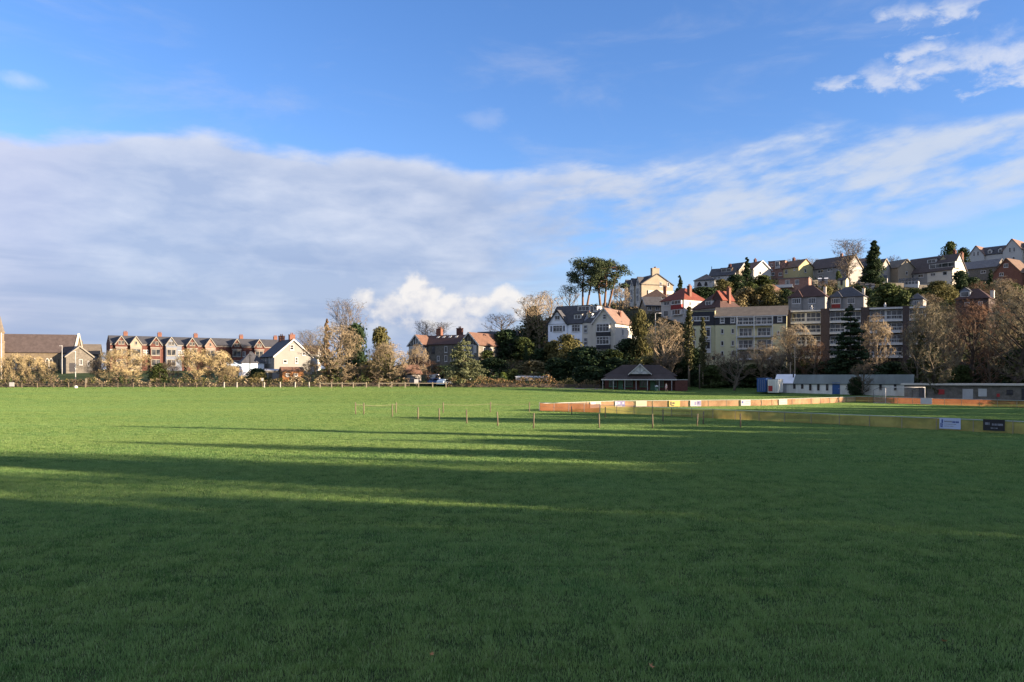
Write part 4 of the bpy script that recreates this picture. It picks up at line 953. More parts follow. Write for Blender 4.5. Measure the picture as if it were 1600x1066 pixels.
# ---- brown brick flats
h = HF('apartment_building', 'dark brown brick flats with white balcony bands behind the winter trees', 1226, 1433, 186, 568, -2, 11, 'flats')
h.main(483, 482.6, wall='brick_dark', roof='tarmac', over=.0, t=.15)
for a, c_ in ((1226,1241),(1286,1299),(1344,1356),(1402,1411)):
    b = MB(); h.plate(b,'f',h.U(a),h.U(c_),-3,h.V(481.5),-.02,1.25); b.build('brick_pier', M['brick_dark'], h.r)
for a, c_ in ((1241,1286),(1299,1344),(1356,1402),(1411,1433)):
    u0, u1 = h.U(a), h.U(c_); b = MB(); h.plate(b,'f',u0+.01,u1-.01,h.V(485.5),h.V(483.2),-.02,1.3); b.build('fascia', M['white'], h.r)
    for y0, y1 in ((486.5,500.5),(506,518),(524.5,536.5),(543,556)):
        h.win((u0+u1)/2,h.V((y0+y1)/2),u1-u0-.1,(y1-y0)*h.k,n=6,tr=.42,b=.11); h.panel('white','f',u0+(u1-u0)*.46,u0+(u1-u0)*.53,h.V(y1-.5),h.V(y0+.5),.13,'door_panel')
        b = MB(); h.plate(b,'f',u0+.01,u1-.01,h.V(y1+4),h.V(y1+1.2),-.02,1.3); h.plate(b,'f',u0+.01,u1-.01,h.V(y1-4.6),h.V(y1-5.2),1.2,1.26)
        for j in range(9): u = u0+.05+(u1-u0-.1)*j/8; h.plate(b,'f',u-.025,u+.025,h.V(y1+1.18),h.V(y1-4.58),1.21,1.25)
        b.build('balcony', M['white'], h.r)
for px in (1269,1378): h.stack(h.U(px),0,h.V(483),h.V(476),.5,.5,'white',1,'pale_metal')
# ---- hillside houses, upper row from left to right
h = HF('villa_terrace', 'tall cream terrace of three dormered villas with a big chimney, end wall facing right', 977, 1002, 262, 477, -62, 11.6)
h.main(430.5, 447, wall='buff', roof='slate', over=.25)
for u in (-4.5,-.5,3.6):
    h.block(2.6, 4, h.V(447)+.3, h.V(435), 'y', x=u, y=-4.1, wall='cream_pale', roof='slate', over=.2, t=.14, wname='bay_wall', rname='gable_roof'); h.win(0,h.V(444),1.1,1.5,n=1); h.win(0,h.V(457),1.6,2,n=2); h.win(0,h.V(468),1.6,2,n=2)
h.x = h.y = 0; h.w = h.W; h.d = h.D
h.stack(h.W/2-.7,-.5,h.V(434),h.V(422),1.2,2.6,'buff',4,'pinkish'); h.win(1.2,h.V(446),.9,1.5,'r',n=1); h.win(4,h.V(446),.9,1.5,'r',n=1); h.panel('stone','r',-5.8,2.5,h.V(448),h.V(446.5),.2,'string_course'); h.panel('cream_pale','r',-3.5,5.8,-1,h.V(456),.3,'lean_to')
def plain(name, lab, px0, px1, Y, base, yaw, d, ridge, eave, wall, roof, axis='x', wins=(), chim=(), group=None, hip=0, verge=None, cat='house', rw=(), **kw):
    h = HF(name, lab, px0, px1, Y, base, yaw, d, cat, group); h.main(ridge, eave, axis, wall=wall, roof=roof, hip=hip, verge=verge, **kw)
    for w_ in wins: h.wp(w_[0], w_[1], w_[2], w_[3], n=w_[4] if len(w_) > 4 else 2)
    for u, py in rw: h.win(u, h.V(py), 1.0, 1.3, 'r', n=1)
    for x, y, py, m in chim: h.stack(x, y, h.e+.3, h.V(py), .9, .8, m, 2)
    return h
h = plain('bungalow','white bungalow with dark hipped roof and dark archways at the left end of the ridge',1085,1116,290,447,-12,8,427,438.5,'render_white','slate',hip=.9)
for px in (1093,1103): 
    b = MB(); arch(h,b,h.U(px),0,h.V(440),1.7 if px < 1100 else 1.1,-.02,.06); b.build('archway', M['black'], h.r)
h.wp(1110,441,4,4)
h = plain('bungalow','white house with a square dark dormer stepping up behind the arched bungalow',1109,1146,294,443,-15,8,418,430.5,'render_white','slate',wins=((1118,434,4,4),(1124,434,4,4)),chim=((2,0,413,'brick'),))
h.dormer(h.U(1133), h.V(425.5), 4, 1.6, 3, wall='tile_brown', n=2)
b = MB(); arch(h,b,h.U(1116),0,h.V(436),1.3,-.02,.06); b.build('archway', M['black'], h.r)
plain('house','grey house with steep dark roof beside the pointed conifer on the ridge',1134,1154,296,438,-35,7,410.5,423,'buff','slate',wins=((1147,428,5,5),),verge='white')
plain('house','white gabled house with orange roof right of the pointed conifer',1160,1177,300,436,-52,8,409,422,'render_white','tile_terra',wins=((1168,427,4,5),),chim=((-2,1,404,'brick'),),rw=((-1,428),),verge='white')
h = plain('house','flat roofed pink brick house with white upper bay on the ridge',1201,1226,302,438,-14,8,408,408.4,'pinkish','tarmac',over=.15,wins=((1206,414,5,5),(1208,428,5,5),(1219,429,5,5)))
h.bay(h.U(1215),h.V(420),h.V(408.5),7*h.k,o=.6); h.win(h.U(1215),h.V(413.5),6*h.k,8*h.k,n=2,o=.6)
plain('house','pale yellow house with bright yellow gable end on the ridge',1222,1247,298,437,-40,8.2,406,418.5,'yellow','tile_brown',wins=((1229,424,3.5,6),(1241,422,2.5,4,1)),chim=((-2.5,1,401.5,'brick'),),rw=((-.5,424),))
h = plain('house','long grey pebbledash house with big dark roof left of the tall bare tree',1266,1321,294,438,-32,10,401,418.5,'grey_render','slate_brown',wins=((1270,424,5,6),(1283,423,8,5,2),(1297,422,8,5,2),(1312,422,7,5,2),(1283,432,5,5)),chim=((2.5,0,397,'pinkish'),),verge='buff')
h.panel('cream_pale','r',-4.5,4.5,h.V(421),h.V(419.5),.06,'string_course')
plain('house','pale pink roofed house behind the tall bare tree',1330,1360,325,428,-15,8,402.5,415,'cream_pale','tile_pink',wins=((1345,420,6,4),))
plain('house','grey house with dark roof partly hidden by the tall cypress',1339,1372,296,439,-34,8,406,424,'grey_render','slate',wins=((1346,428,7,5),(1362,428,6,5)),verge='buff')
def conservatory(lab, px0, px1, Y, base, ridge, eave, yaw):
    h = HF('conservatory', lab, px0, px1, Y, base, yaw, 3, 'conservatory'); h.block(h.W,3,h.V(eave),h.V(ridge),'x',wall='white',roof=None,wname='frame')
    m = MB(); n = 6
    for i in range(n): u0 = -h.W/2+h.W*i/n+.1; h.plate(m,'f',u0,u0+h.W/n-.2,.5,h.e-.1,.002,.04)
    m.build('pane', M['glass'], h.r); r = MB(); sl = (h.rg-h.e)/1.5
    for i in range(n):
        u0 = -h.W/2+h.W*i/n+.08; u1 = u0+h.W/n-.16; r.slab([(u0,-1.45,h.e+.06),(u1,-1.45,h.e+.06),(u1,-.06,h.rg-.02),(u0,-.06,h.rg-.02)], (0,-sl,1), .05)
    r.build('roof', M['glass'], h.r); return h
conservatory('low glazed conservatory under the house beside the tall cypress',1341,1384,290,441,431,436,-6)
plain('house','buff house with brown roof and half lit gable right of the tall cypress',1378,1402,296,439,-42,8.5,406.5,420,'buff','tile_grey',wins=((1388,427,6,5),),rw=((0,428),),verge='stone')
h = plain('house','large house with wide white dormer and sunlit cream end wall near the ridge',1417,1483,290,443,-30,9,400,424.5,'cream_pale','slate_brown',wins=((1426,429.5,9,5,3),(1440,430,8,5,2),(1457,430,7,5,2),(1473,430,6,6,1)),rw=((-.4,431),))
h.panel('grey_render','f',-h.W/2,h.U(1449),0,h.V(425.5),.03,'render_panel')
h.dormer(h.U(1468), h.V(421.5), 9.5, 1.9, 4, wall='white', n=4, roof='slate'); h.dormer(h.U(1450), h.V(411), 3.4, 1.6, 4, wall='white', n=2)
h.block(5, 5.5, h.V(411.5), h.V(401.5), 'y', x=h.W/2-5, y=1.2, z0=h.V(422), wall='cream', roof='slate_brown', over=.2, wname='upper_gable', rname='gable_roof')
h.x = h.y = 0; h.stack(h.W/2-3,2.5,h.V(405),h.V(393),.9,.8,'brick',2); h.stack(h.W/2-.8,3,h.V(412),h.V(398),1.0,.8,'brick_orange',2)
h = conservatory('white framed conservatory with pitched glass roof below the large dormered house',1405,1433,284,446.5,434,440,-8)
h = plain('long_house','long grey roofed building below the big white gabled houses',1500,1552,308,437,-22,9,406.5,419.5,'stone','slate_light',wins=((1512,426,7,4),(1535,426,7,4)),cat='house')
h = HF('large_house','big white house with twin gables and dark dormered roof topping the hill',1519,1588,345,424,-20,11); h.main(383,397,wall='render_white',roof='slate',over=.3)
for px in (1547,1561): h.dormer(h.U(px), h.V(396), 1.6, 1.7, 3, wall='white', roof='slate', n=1, gable=True)
for px in (1549,1559): h.wp(px,409,4,6,n=1)
for px, ap, ev, wpx in ((1530,381.5,397,22),(1578,377.5,394,24)):
    h.block(wpx*h.k/h.c, 11.8, h.V(ev), h.V(ap), 'y', x=h.U(px), y=-.5, wall='render_white', roof='tile_pink', wname='wing_wall', rname='wing_roof'); h.win(-.8,h.V(394),.8,2.0,n=1); h.win(.8,h.V(394),.8,2.0,n=1); h.win(.6,h.V(408),1.0,1.6,n=1)
h.block(9, 9, h.V(397), h.V(382), 'x', x=h.U(1605), y=1, wall='cream', roof='slate', wname='side_wall', rname='side_roof'); h.win(-2,h.V(405),1.1,1.6,n=2)
h = plain('brick_house','orange brown brick house with steep gable below the twin gabled white house',1553,1592,298,441,-24,10,404,428,'brick_orange','tile_brown','y',wins=((1572,415,6,6),(1566,428,6,5)),verge='tile_brown')
h.block(8,5,h.V(431),h.V(420),'x',x=7.5,y=0,wall='brick',roof='tile_brown',wname='wing_wall',rname='wing_roof'); h.win(0,h.V(434),1.2,1.2)
# garden walls and sheds between the rows
def gwall(lab, p0, p1, Y, top, h_, m):
    a, b = G(p0, Y), G(p1, Y+2); z = Z(top, Y); t = thing('garden_wall', lab, 'wall', a); d = b-a; n = Vector((-d.y, d.x, 0)).normalized()*.15; b_ = MB(); o_ = Vector((0,0,z-a.z))
    b_.hexa([-n+o_-Vector((0,0,h_)), d.xy.to_3d()-n+o_-Vector((0,0,h_)), d.xy.to_3d()+n+o_-Vector((0,0,h_)), n+o_-Vector((0,0,h_)), -n+o_, d.xy.to_3d()-n+o_, d.xy.to_3d()+n+o_, n+o_]); b_.build('stonework', M[m], t)
    c_ = MB(); n2 = n*1.5; k = Vector((0,0,.1)); e_ = Vector((0,0,.004)); q = d.xy.to_3d()
    c_.hexa([-n2+o_+e_, q-n2+o_+e_, q+n2+o_+e_, n2+o_+e_, -n2+o_+k, q-n2+o_+k, q+n2+o_+k, n2+o_+k]); c_.build('coping', M['trim'], t)
gwall('pale garden wall below the house beside the tall cypress', 1344, 1412, 281, 442, 2.2, 'stone')
gwall('dark stone garden wall below the large dormered house', 1436, 1492, 272, 446, 2.4, 'stone')
gwall('stone garden wall below the long grey pebbledash house', 1262, 1308, 279, 438, 2.0, 'stone')
gwall('stone garden wall under the white houses on the left of the ridge', 1090, 1150, 272, 449, 1.6, 'stone')
def shed(lab, p0, p1, Y, base, ridge, eave, yaw, wl, rf):
    h = HF('garden_shed', lab, p0, p1, Y, base, yaw, 2.4, 'shed'); h.main(ridge, eave, wall=wl, roof=rf, over=.12, t=.08); h.door(0,.8,1.7,m='timber')
shed('little pale yellow garden shed under the gable of the long grey house', 1309, 1321, 272, 446, 434, 438, -25, 'yellow_pale', 'slate')
shed('small brown shed with cream front at the foot of the sunlit cream end wall', 1495, 1509, 276, 446, 435, 439, -30, 'cream', 'tile_brown')
shed('low white roofed garden shed below the long grey pebbledash house', 1279, 1293, 274, 442, 434, 436, 0, 'grey_render', 'white_roof')
shed('blue grey shed below the house beside the tall cypress', 1353, 1366, 270, 452, 443, 446, 10, 'bluegrey', 'slate')
# second row
plain('house','white house with brown hipped roof in front of the cream villa terrace',1003,1040,244,484,-12,8,451,465.5,'render_white','tile_brown',hip=.9,chim=((2.6,0,447,'brick_orange'),),wins=((1028,472,7,6),(1010,474,6,6)))
plain('house','small buff house with dark sloping roof left of the red roofed white house',1010,1036,236,489,16,7,463,478,'buff','slate',wins=((1015,482,6,6),(1027,482,6,6)),verge='white')
h = plain('red_roofed_house','white house with bright orange red hipped roof and dark red bay panel',1033,1068,226,495,-44,9,449.5,470,'render_white','tile_red',hip=.85,wins=((1042,473.5,9,6,2),(1041,489,7,9,2)))
h.bay(h.U(1059),h.V(493),h.V(470.5),15*h.k/h.c,o=.7); h.win(h.U(1059),h.V(473.7),14*h.k/h.c,6*h.k,n=3,o=.7); h.panel('red_panel','f',h.U(1051),h.U(1067),h.V(484.5),h.V(477),.78,'bay_panel'); h.win(h.U(1059),h.V(489),12*h.k/h.c,8*h.k,n=3,o=.7)
h.stack(h.W/2-1.2,-1,h.V(470),h.V(448),1.0,.9,'brick_orange',2); h.win(-2,h.V(476),1.0,1.3,'r',n=2); h.win(1.5,h.V(476),1.0,1.3,'r',n=2); h.win(1.5,h.V(488),1.0,1.3,'r',n=2)
h = plain('red_roofed_house','house with dark red roof and white dormer behind the yellow flats',1082,1124,214,502,-40,9,458,482.5,'grey_render','tile_darkred',hip=.8,chim=((3.6,.5,451,'brick_orange'),),wins=((1100,490,8,6),))
h.dormer(h.U(1104), h.V(478), 2.2, 1.4, 3, wall='white', roof='slate', n=2)
h.block(3.6,5,h.V(470),h.V(455),'y',x=1.8,y=.3,z0=h.V(480),wall='tile_darkred',roof='tile_red',over=.1,wname='gablet',rname='gablet_roof')
plain('house','house with orange tiled roof edge half hidden by a dark bush',1183,1208,250,476,-34,8,443,459.5,'render_white','tile_terra',hip=.8,wins=((1190,466,6,5),))
h = plain('house','flat roofed brown brick house with white balcony under the pale yellow one',1218,1262,266,456,-8,7,434.5,434.9,'pinkish','tarmac',over=.2,wins=((1231,441,7,8,3),(1245,441,6,7,2)))
b = MB(); h.plate(b,'f',h.U(1214),h.U(1240),h.V(449.5),h.V(448.5),-.02,2); h.plate(b,'f',h.U(1214),h.U(1240),h.V(448.4),h.V(445),1.9,2); b.build('balcony', M['white'], h.r)
def hipvilla(lab, px0, px1, Y, base, apex, eave, roof, wl, red, pw):
    h = HF('hipped_house', lab, px0, px1, Y, base, -12, 9, 'house'); h.main(apex, eave, wall='grey_render', roof=roof, hip=.95, over=.4)
    h.stack(h.W/2-1.0,.5,h.e,h.V(apex+4),.7,.7,'cream_pale',1); h.wp(pw[1],eave+6,11,9,n=4); h.wp(pw[1],eave+16,9,7,n=2)
    h.block(15*h.k/h.c, 4, h.V(eave), h.V(apex+7), x=h.U(pw[0]), y=-3.2, wall='grey_render', roof=roof, hip=.9, over=.35, wname='bay_wall', rname='bay_roof'); h.win(0,h.V(eave+5.5),13*h.k/h.c,8.5*h.k,n=4,b=.14)
    h.panel('red_panel' if red else 'grey_render','f',-6.5*h.k,6.5*h.k,h.V(eave+16.5),h.V(eave+10.5),.1,'bay_panel'); return h
hipvilla('grey house with brown hipped roof and two white bay windows above the flats',1233,1287,230,484,444,464.5,'tile_darkred',0,False,(1246,1268))
hipvilla('grey house with black hipped roof and a dark red panel under its bay window',1295,1347,229,486,446.5,464.5,'slate',0,True,(1308,1329))
plain('cottage','little grey house with pointed dark roof right of the dense green bush',1421,1441,212,492,-8,6,457,468,'grey_render','slate',hip=.9,wins=((1431,474,8,8,3),),cat='house')
h = plain('brick_house','brick house with dark red roof and blue dormer among the big bare trees',1496,1541,212,494,-12,8,450,467.5,'brick_dark','tile_darkred',hip=.8,wins=((1512,475,7,6),(1530,475,6,6)),chim=((4,0,455,'cream_pale'),))
h.dormer(h.U(1508), h.V(464), 2.4, 1.7, 3, wall='bluegrey', roof='slate', n=1, gable=True)
# ---- buildings at the edge of the pitch
h = HF('clubhouse_hut','long white boarded hut with grey green sheet roof and a blue door',1216,1413,149,616,-6,6,'hut',sink=.5)
h.main(586,599.5,wall='hut_wall',roof='hut_roof',over=.25,t=.08)
r = MB(); hh = 3; sl = (h.rg-h.e)/hh; o = .3; u0, u1 = -h.W/2-.3, h.U(1243)
r.slab([(u0,0,h.rg+.11),(u1,0,h.rg+.11),(u1,-hh-o,h.e-sl*o+.11),(u0,-hh-o,h.e-sl*o+.11)], (0,-sl,1), .05); r.build('white_roof_sheet', M['white_roof'], h.roof)
h.panel('metal','f',h.U(1223.5),h.U(1233),.05,h.V(600),.05,'shutter_door')
for px in (1245,1257,1269,1281,1294): h.wp(px,603.5 if px < 1260 else 605,3.6,9 if px < 1260 else 11,n=1,fr='timber',sill=False)
h.door(h.U(1307),1.35,2.15,m='blue')
for px in (1325,1370,1390): h.wp(px,605,3.6,9,n=1,fr='timber',sill=False)
p = MB(); p.tube([(h.U(1241.5),-1.5,h.V(590)),(h.U(1241.5),-1.5,h.V(581))],.13,8); p.build('flue', M['black'], h.r)
h = HF('shipping_container','blue steel container at the left end of the white hut',1183,1197,150,613,-10,6,'container',sink=.2)
def container(h, top, wall):
    b = MB(); w_, d_, t = h.W, h.D, h.V(top); b.box(-w_/2,w_/2,-d_/2,d_/2,.05,t)
    n = 10
    for i in range(n): u = -w_/2+.08+(w_-.16)*(i+.5)/n; b.box(u-.04,u+.04,-d_/2-.04,-d_/2+.01,.15,t-.15)
    for i in range(22): y = -d_/2+.15+(d_-.3)*(i+.5)/22; b.box(w_/2-.01,w_/2+.04,y-.06,y+.06,.15,t-.15); b.box(-w_/2-.04,-w_/2+.01,y-.06,y+.06,.15,t-.15)
    b.build('body', M[wall], h.r); b = MB(); b.box(-w_/2-.05,w_/2+.05,-d_/2-.05,d_/2+.05,t+.003,t+.1); b.build('roof', M['pale_metal' if wall != 'blue' else 'blue'], h.r)
    b = MB()
    for u in (-.3,-.1,.1,.3): b.bar((u*w_,-d_/2-.08,.2),(u*w_,-d_/2-.08,t-.2),.02,5)
    b.build('lock_bar', M['metal'], h.r)
container(h, 591.5, 'blue')
h = HF('shipping_container','pale grey container with red stain and white roof between the blue one and the hut',1200,1216,147,614,-8,6,'container',sink=.2)
container(h, 593.5, 'hut_wall'); b = MB(); b.box(-h.W/2+.1,-.1,-3.1,-3.05,.3,1.3); b.build('notice', M['red'], h.r)
h = HF('changing_block','long low brown block with pale flat roof edge, red panel and white shutter',1424,1632,131,626,-3,6,'building',sink=.5)
h.main(602,602.4,wall='stone',roof='cream_pale',over=.5,t=.28)
h.panel('red','f',h.U(1473),h.U(1482),h.V(617),h.V(609),.06,'notice_board'); h.panel('metal','f',h.U(1507),h.U(1521.5),.05,h.V(608),.05,'door_panel'); h.panel('pale_metal','f',h.U(1528.5),h.U(1540),h.V(619.5),h.V(607.5),.07,'shutter')
h.panel('red','f',h.U(1553),h.U(1557),h.V(620),h.V(615),.05,'notice_board'); h.door(h.U(1450),1.0,2.0,m='timber'); h.door(h.U(1590),1.0,2.0,m='timber'); h.wp(1570,612,8,6,fr='timber')
# ------------------------------------------------------------------ trees and shrubs in view
for k, (px, top, w_) in enumerate(((6,556,30),(24,551,30),(42,553,28),(60,556,30),(77,563,28))):
    grow('straw', px, 174, top, w_, 'coppiced_shrub', 'straw coloured coppiced shrub in the clump before the church', 'shrub', 'straw shrubs before the church')
g5 = 'bare trees along the boundary hedge'
grow('straw', 195, 172, 543, 92, 'bare_tree', 'broad straw coloured many stemmed bare tree hiding the left end of the brick terrace', group=g5)
grow('brown', 158, 176, 557, 44, 'bare_tree', 'thin grey brown bare tree between the stone hall and the broad straw coloured tree', group=g5)
grow('straw2', 304, 169, 540, 64, 'bare_tree', 'rounded straw coloured bare tree standing in front of the middle of the brick terrace', group=g5)
grow('straw2', 341, 171, 545, 48, 'bare_tree', 'upright straw coloured bare tree just left of the blue car', group=g5)
grow('straw', 362, 170, 570, 44, 'bare_tree', 'low spreading straw coloured bush below the blue car', 'bush', g5)
grow('brown', 268, 178, 562, 40, 'bare_tree', 'dull brown bare bush between the broad and the rounded straw coloured trees', 'bush', g5)
grow('dark2', 250, 190, 568, 36, 'shrub', 'dark green shrub on the grass left of the rounded straw tree', 'shrub')
grow('dark', 402, 178, 576, 44, 'shrub', 'dark shrub under the garage on the far side of the hedge', 'shrub')
grow('olive', 405, 171, 582, 34, 'shrub', 'olive green shrub in the hedge below the garage', 'shrub')
grow('tan2', 524, 169, 503, 100, 'bare_tree', 'largest tan bare tree on the left, right of the cream gabled house', group=g5)
grow('tan', 486, 170, 562, 36, 'bare_tree', 'small pale bare tree in front of the large tan one', group=g5)
grow('brown', 455, 172, 574, 50, 'bare_tree', 'brown bare bush before the orange timber shed', 'bush', g5)
grow('browncone', 511, 185, 499, 30, 'conifer', 'brownish narrow conifer rising behind the large tan tree')
grow('grey', 541, 215, 466, 50, 'bare_tree', 'tall pale grey poplar like bare tree standing above the skyline')
grow('dark', 557, 190, 508, 50, 'evergreen_tree', 'dark oval evergreen right of the large tan tree')
grow('olive', 596, 196, 513, 44, 'evergreen_tree', 'rounded green evergreen behind the pale tan tree left of the half timbered house')
grow('grey', 484, 238, 515, 36, 'bare_tree', 'grey bare tree behind the orange tiled roof and cream gable')
grow('tan2', 607, 170, 533, 80, 'bare_tree', 'pale tan rounded bare tree behind the rail fence', group=g5)
grow('rust', 668, 170, 562, 62, 'bare_tree', 'low orange brown spreading tree before the small orange roofed outbuilding', group=g5)
grow('tan', 652, 182, 537, 40, 'bare_tree', 'thin grey green bare tree before the left timbered gable', group=g5)
grow('olive', 585, 180, 565, 60, 'shrub', 'dark olive shrub behind the rail fence under the evergreens', 'shrub')
grow('brown', 560, 175, 568, 60, 'bare_tree', 'brown bush behind the rail fence right of the large tan tree', 'bush', g5)
grow('brown', 628, 176, 568, 50, 'bare_tree', 'brown bush beside the white gable of the small outbuilding', 'bush', g5)
grow('grey', 665, 250, 500, 30, 'bare_tree', 'faint bare tree beside the orange chimney of the half timbered house')
grow('grey', 692, 252, 503, 30, 'bare_tree', 'faint bare tree above the roof lights of the half timbered house')
grow('wide', 781, 240, 487, 62, 'bare_tree', 'wide flat topped bare tree on the skyline above the orange wing roof')
grow('cedar', 724, 169, 534, 72, 'cedar_tree', 'blue green spreading cedar in front of the half timbered house')
grow('dark', 692, 184, 572, 50, 'shrub', 'dark shrub at the left foot of the spreading cedar', 'shrub')
gd = 'evergreens below the white gabled house'
for px, Y, top, w_, k, lab in ((772,188,560,52,'dark','dark evergreen beside the right side of the spreading cedar'),(792,208,516,58,'dark','dark evergreen at the end of the orange wing roof'),
  (818,204,528,46,'dark2','green evergreen under the group of tall pale trunks'),(822,192,535,16,'cone','small pointed green conifer among the dark evergreens'),
  (848,196,545,56,'dark','dark evergreen left of the white gabled house'),(866,192,533,42,'olive','olive shrub under the left gable of the white house'),(888,188,524,54,'olive','yellowish olive tree in front of the bluish white wall'),
  (836,182,564,60,'hedgy','brownish evergreen above the clipped hedge'),(872,180,560,58,'dark','dark evergreen above the small hipped summerhouse'),(915,180,543,78,'dark','broad dark evergreen below the black panelled bay'),
  (952,182,547,66,'dark2','dark evergreen under the right corner of the white gabled house'),(983,192,530,52,'dark','dark evergreen right of the white gabled house'),(801,178,577,28,'dark2','clipped round green bush right of the cedar'),
  (786,174,582,14,'bright','little bright green shrub at the right foot of the cedar'),(962,178,560,60,'dark','dark evergreen behind the pavilion roof ridge'),(1010,176,556,60,'olive','olive evergreen behind the right half of the pavilion'),
  (1050,178,562,60,'dark','dark shrub behind the brick end of the pavilion'),(760,200,548,40,'dark2','green shrub against the wall of the orange roofed wing'),(920,172,572,70,'dark','low dark shrub left of the pavilion roof')):
    grow(k, px, Y, top, w_, 'conifer' if k == 'cone' else 'evergreen_shrub', lab, 'conifer' if k == 'cone' else 'shrub', gd)
gt = 'tall pale trunked bare trees left of the white house'
grow('tall', 826, 214, 459, 40, 'bare_tree', 'left one of the tall pale trunked bare trees beside the white gabled house', group=gt)
grow('tall', 843, 210, 453, 46, 'bare_tree', 'tallest pale trunked bare tree beside the white gabled house', group=gt)
grow('tall', 858, 216, 455, 40, 'bare_tree', 'right one of the tall pale trunked bare trees, nearest the white gabled house', group=gt)
grow('dark', 832, 218, 480, 40, 'evergreen_shrub', 'dark ivy mass around the feet of the tall pale trunks', 'shrub')
grow('pineA', 913, 230, 403, 66, 'pine_tree', 'left tall flat topped pine behind the white gabled house', group='two tall pines')
grow('pineB', 944, 226, 405, 64, 'pine_tree', 'right tall flat topped pine behind the white gabled house', group='two tall pines')
grow('wide', 888, 236, 440, 44, 'bare_tree', 'thin bare tree on the skyline left of the two pines')
grow('tan', 968, 236, 442, 36, 'bare_tree', 'olive bare tree between the pines and the cream villa terrace')
grow('olive', 1001, 190, 487, 42, 'evergreen_tree', 'tall bushy olive green tree right of the sunlit end wall of the white house')
grow('tan', 1040, 176, 494, 76, 'bare_tree', 'large rounded bare tree behind the right end of the pavilion')
grow('brown', 1040, 172, 548, 54, 'bare_tree', 'drooping grey brown bush behind the brick end of the pavilion', 'bush')
grow('ivypole', 1077, 171, 480, 21, 'ivy_clad_tree', 'taller of two ivy covered pole like trees before the yellow flats', group='ivy clad trunks before the yellow flats')
grow('ivypole', 1098, 168, 497, 15, 'ivy_clad_tree', 'shorter ivy covered pole like tree with bare pale lower trunk', group='ivy clad trunks before the yellow flats')
grow('dark', 1085, 174, 545, 46, 'evergreen_shrub', 'dark shrub at the foot of the ivy covered trunks', 'shrub')
grow('brown', 1146, 160, 541, 66, 'bare_tree', 'small bare tree with pale forked trunk on the grass before the yellow flats')
gf = 'bare trees before the flats'
grow('brown', 1116, 176, 548, 50, 'bare_tree', 'dim bare tree between the ivy covered trunks and the forked trunk tree', group=gf)
grow('tan', 1192, 170, 532, 70, 'bare_tree', 'pinkish tan bare tree above the blue steel container', group=gf)
grow('tan2', 1238, 170, 503, 84, 'bare_tree', 'tall tan bare tree between the yellow flats and the brown brick flats', group=gf)
grow('rust', 1272, 166, 532, 60, 'bare_tree', 'rusty bare tree above the white roofed end of the hut', group=gf)
grow('brown', 1215, 164, 545, 60, 'bare_tree', 'brown bare tree behind the pale container', group=gf)
for px, Y, top, w_ in ((1112,168,572,50),(1142,172,568,60),(1176,172,570,60),(1214,170,572,64),(1252,170,570,60),(1290,168,566,64),(1320,168,560,60),(1395,164,566,64),(1432,160,560,60)):
    grow('dark' if px % 4 else 'dark2', px, Y, top, w_, 'evergreen_shrub', 'dark shrub in the shaded thicket behind the pitch buildings', 'shrub', 'dark thicket behind the pitch buildings')
grow('spruce', 1329, 158, 480, 96, 'conifer', 'big dark layered conifer in front of the brown brick flats')
grow('brown', 1347, 145.8, 562, 44, 'bare_tree', 'brown bare tree at the right foot of the big layered conifer')
grow('dark', 1337, 146.5, 590, 28, 'evergreen_shrub', 'dark bush against the front of the white hut beside the blue door', 'shrub')
grow('tan', 1369, 166, 488, 58, 'bare_tree', 'pale pinkish bare tree right of the big layered conifer', group=gf)
gr = 'big bare trees at the right edge'
grow('big', 1462, 135, 461, 96, 'bare_tree', 'big olive brown bare tree with pale forked trunk by the low brown block', group=gr)
grow('bigrust', 1516, 142, 461, 88, 'bare_tree', 'big reddish brown bare tree between the two ivy clad giants', group=gr)
grow('big2', 1584, 133, 452, 100, 'bare_tree', 'big dark trunked bare tree at the right edge of the view', group=gr)
grow('rust', 1546, 138, 520, 46, 'bare_tree', 'orange brown leafy tree low between the big bare trees', group=gr)
grow('dark2', 1500, 140, 572, 50, 'evergreen_shrub', 'green shrub behind the pale roof edge of the low brown block', 'shrub')
grow('dark', 1540, 150, 560, 70, 'evergreen_shrub', 'dark evergreen mass behind the low brown block', 'shrub')
grow('dark', 1590, 150, 548, 70, 'evergreen_shrub', 'dark evergreen under the big tree at the right edge', 'shrub')
grow('big2', 1660, 140, 470, 90, 'bare_tree', 'big bare tree just outside the right edge of the view', group=gr)
for px, Y, top, w_, k, lab in ((1432,158,488,60,'brown','brown bare tree filling the gap left of the big forked tree'),(1490,165,478,70,'brown','brown bare tree behind the big forked tree'),(1548,168,470,80,'bigrust','reddish bare tree behind the right edge giants'),
  (1600,176,462,80,'big2','olive bare tree behind the giant at the right edge'),(1475,196,486,60,'tan','grey tan bare tree on the slope right of the brick flats'),(1570,205,458,70,'brown','brown bare tree on the slope below the orange brown brick house'),(1445,180,505,60,'brown','dim bare tree at the right end of the brick flats')):
    grow(k, px, Y, top, w_, 'bare_tree', lab, group=gr)
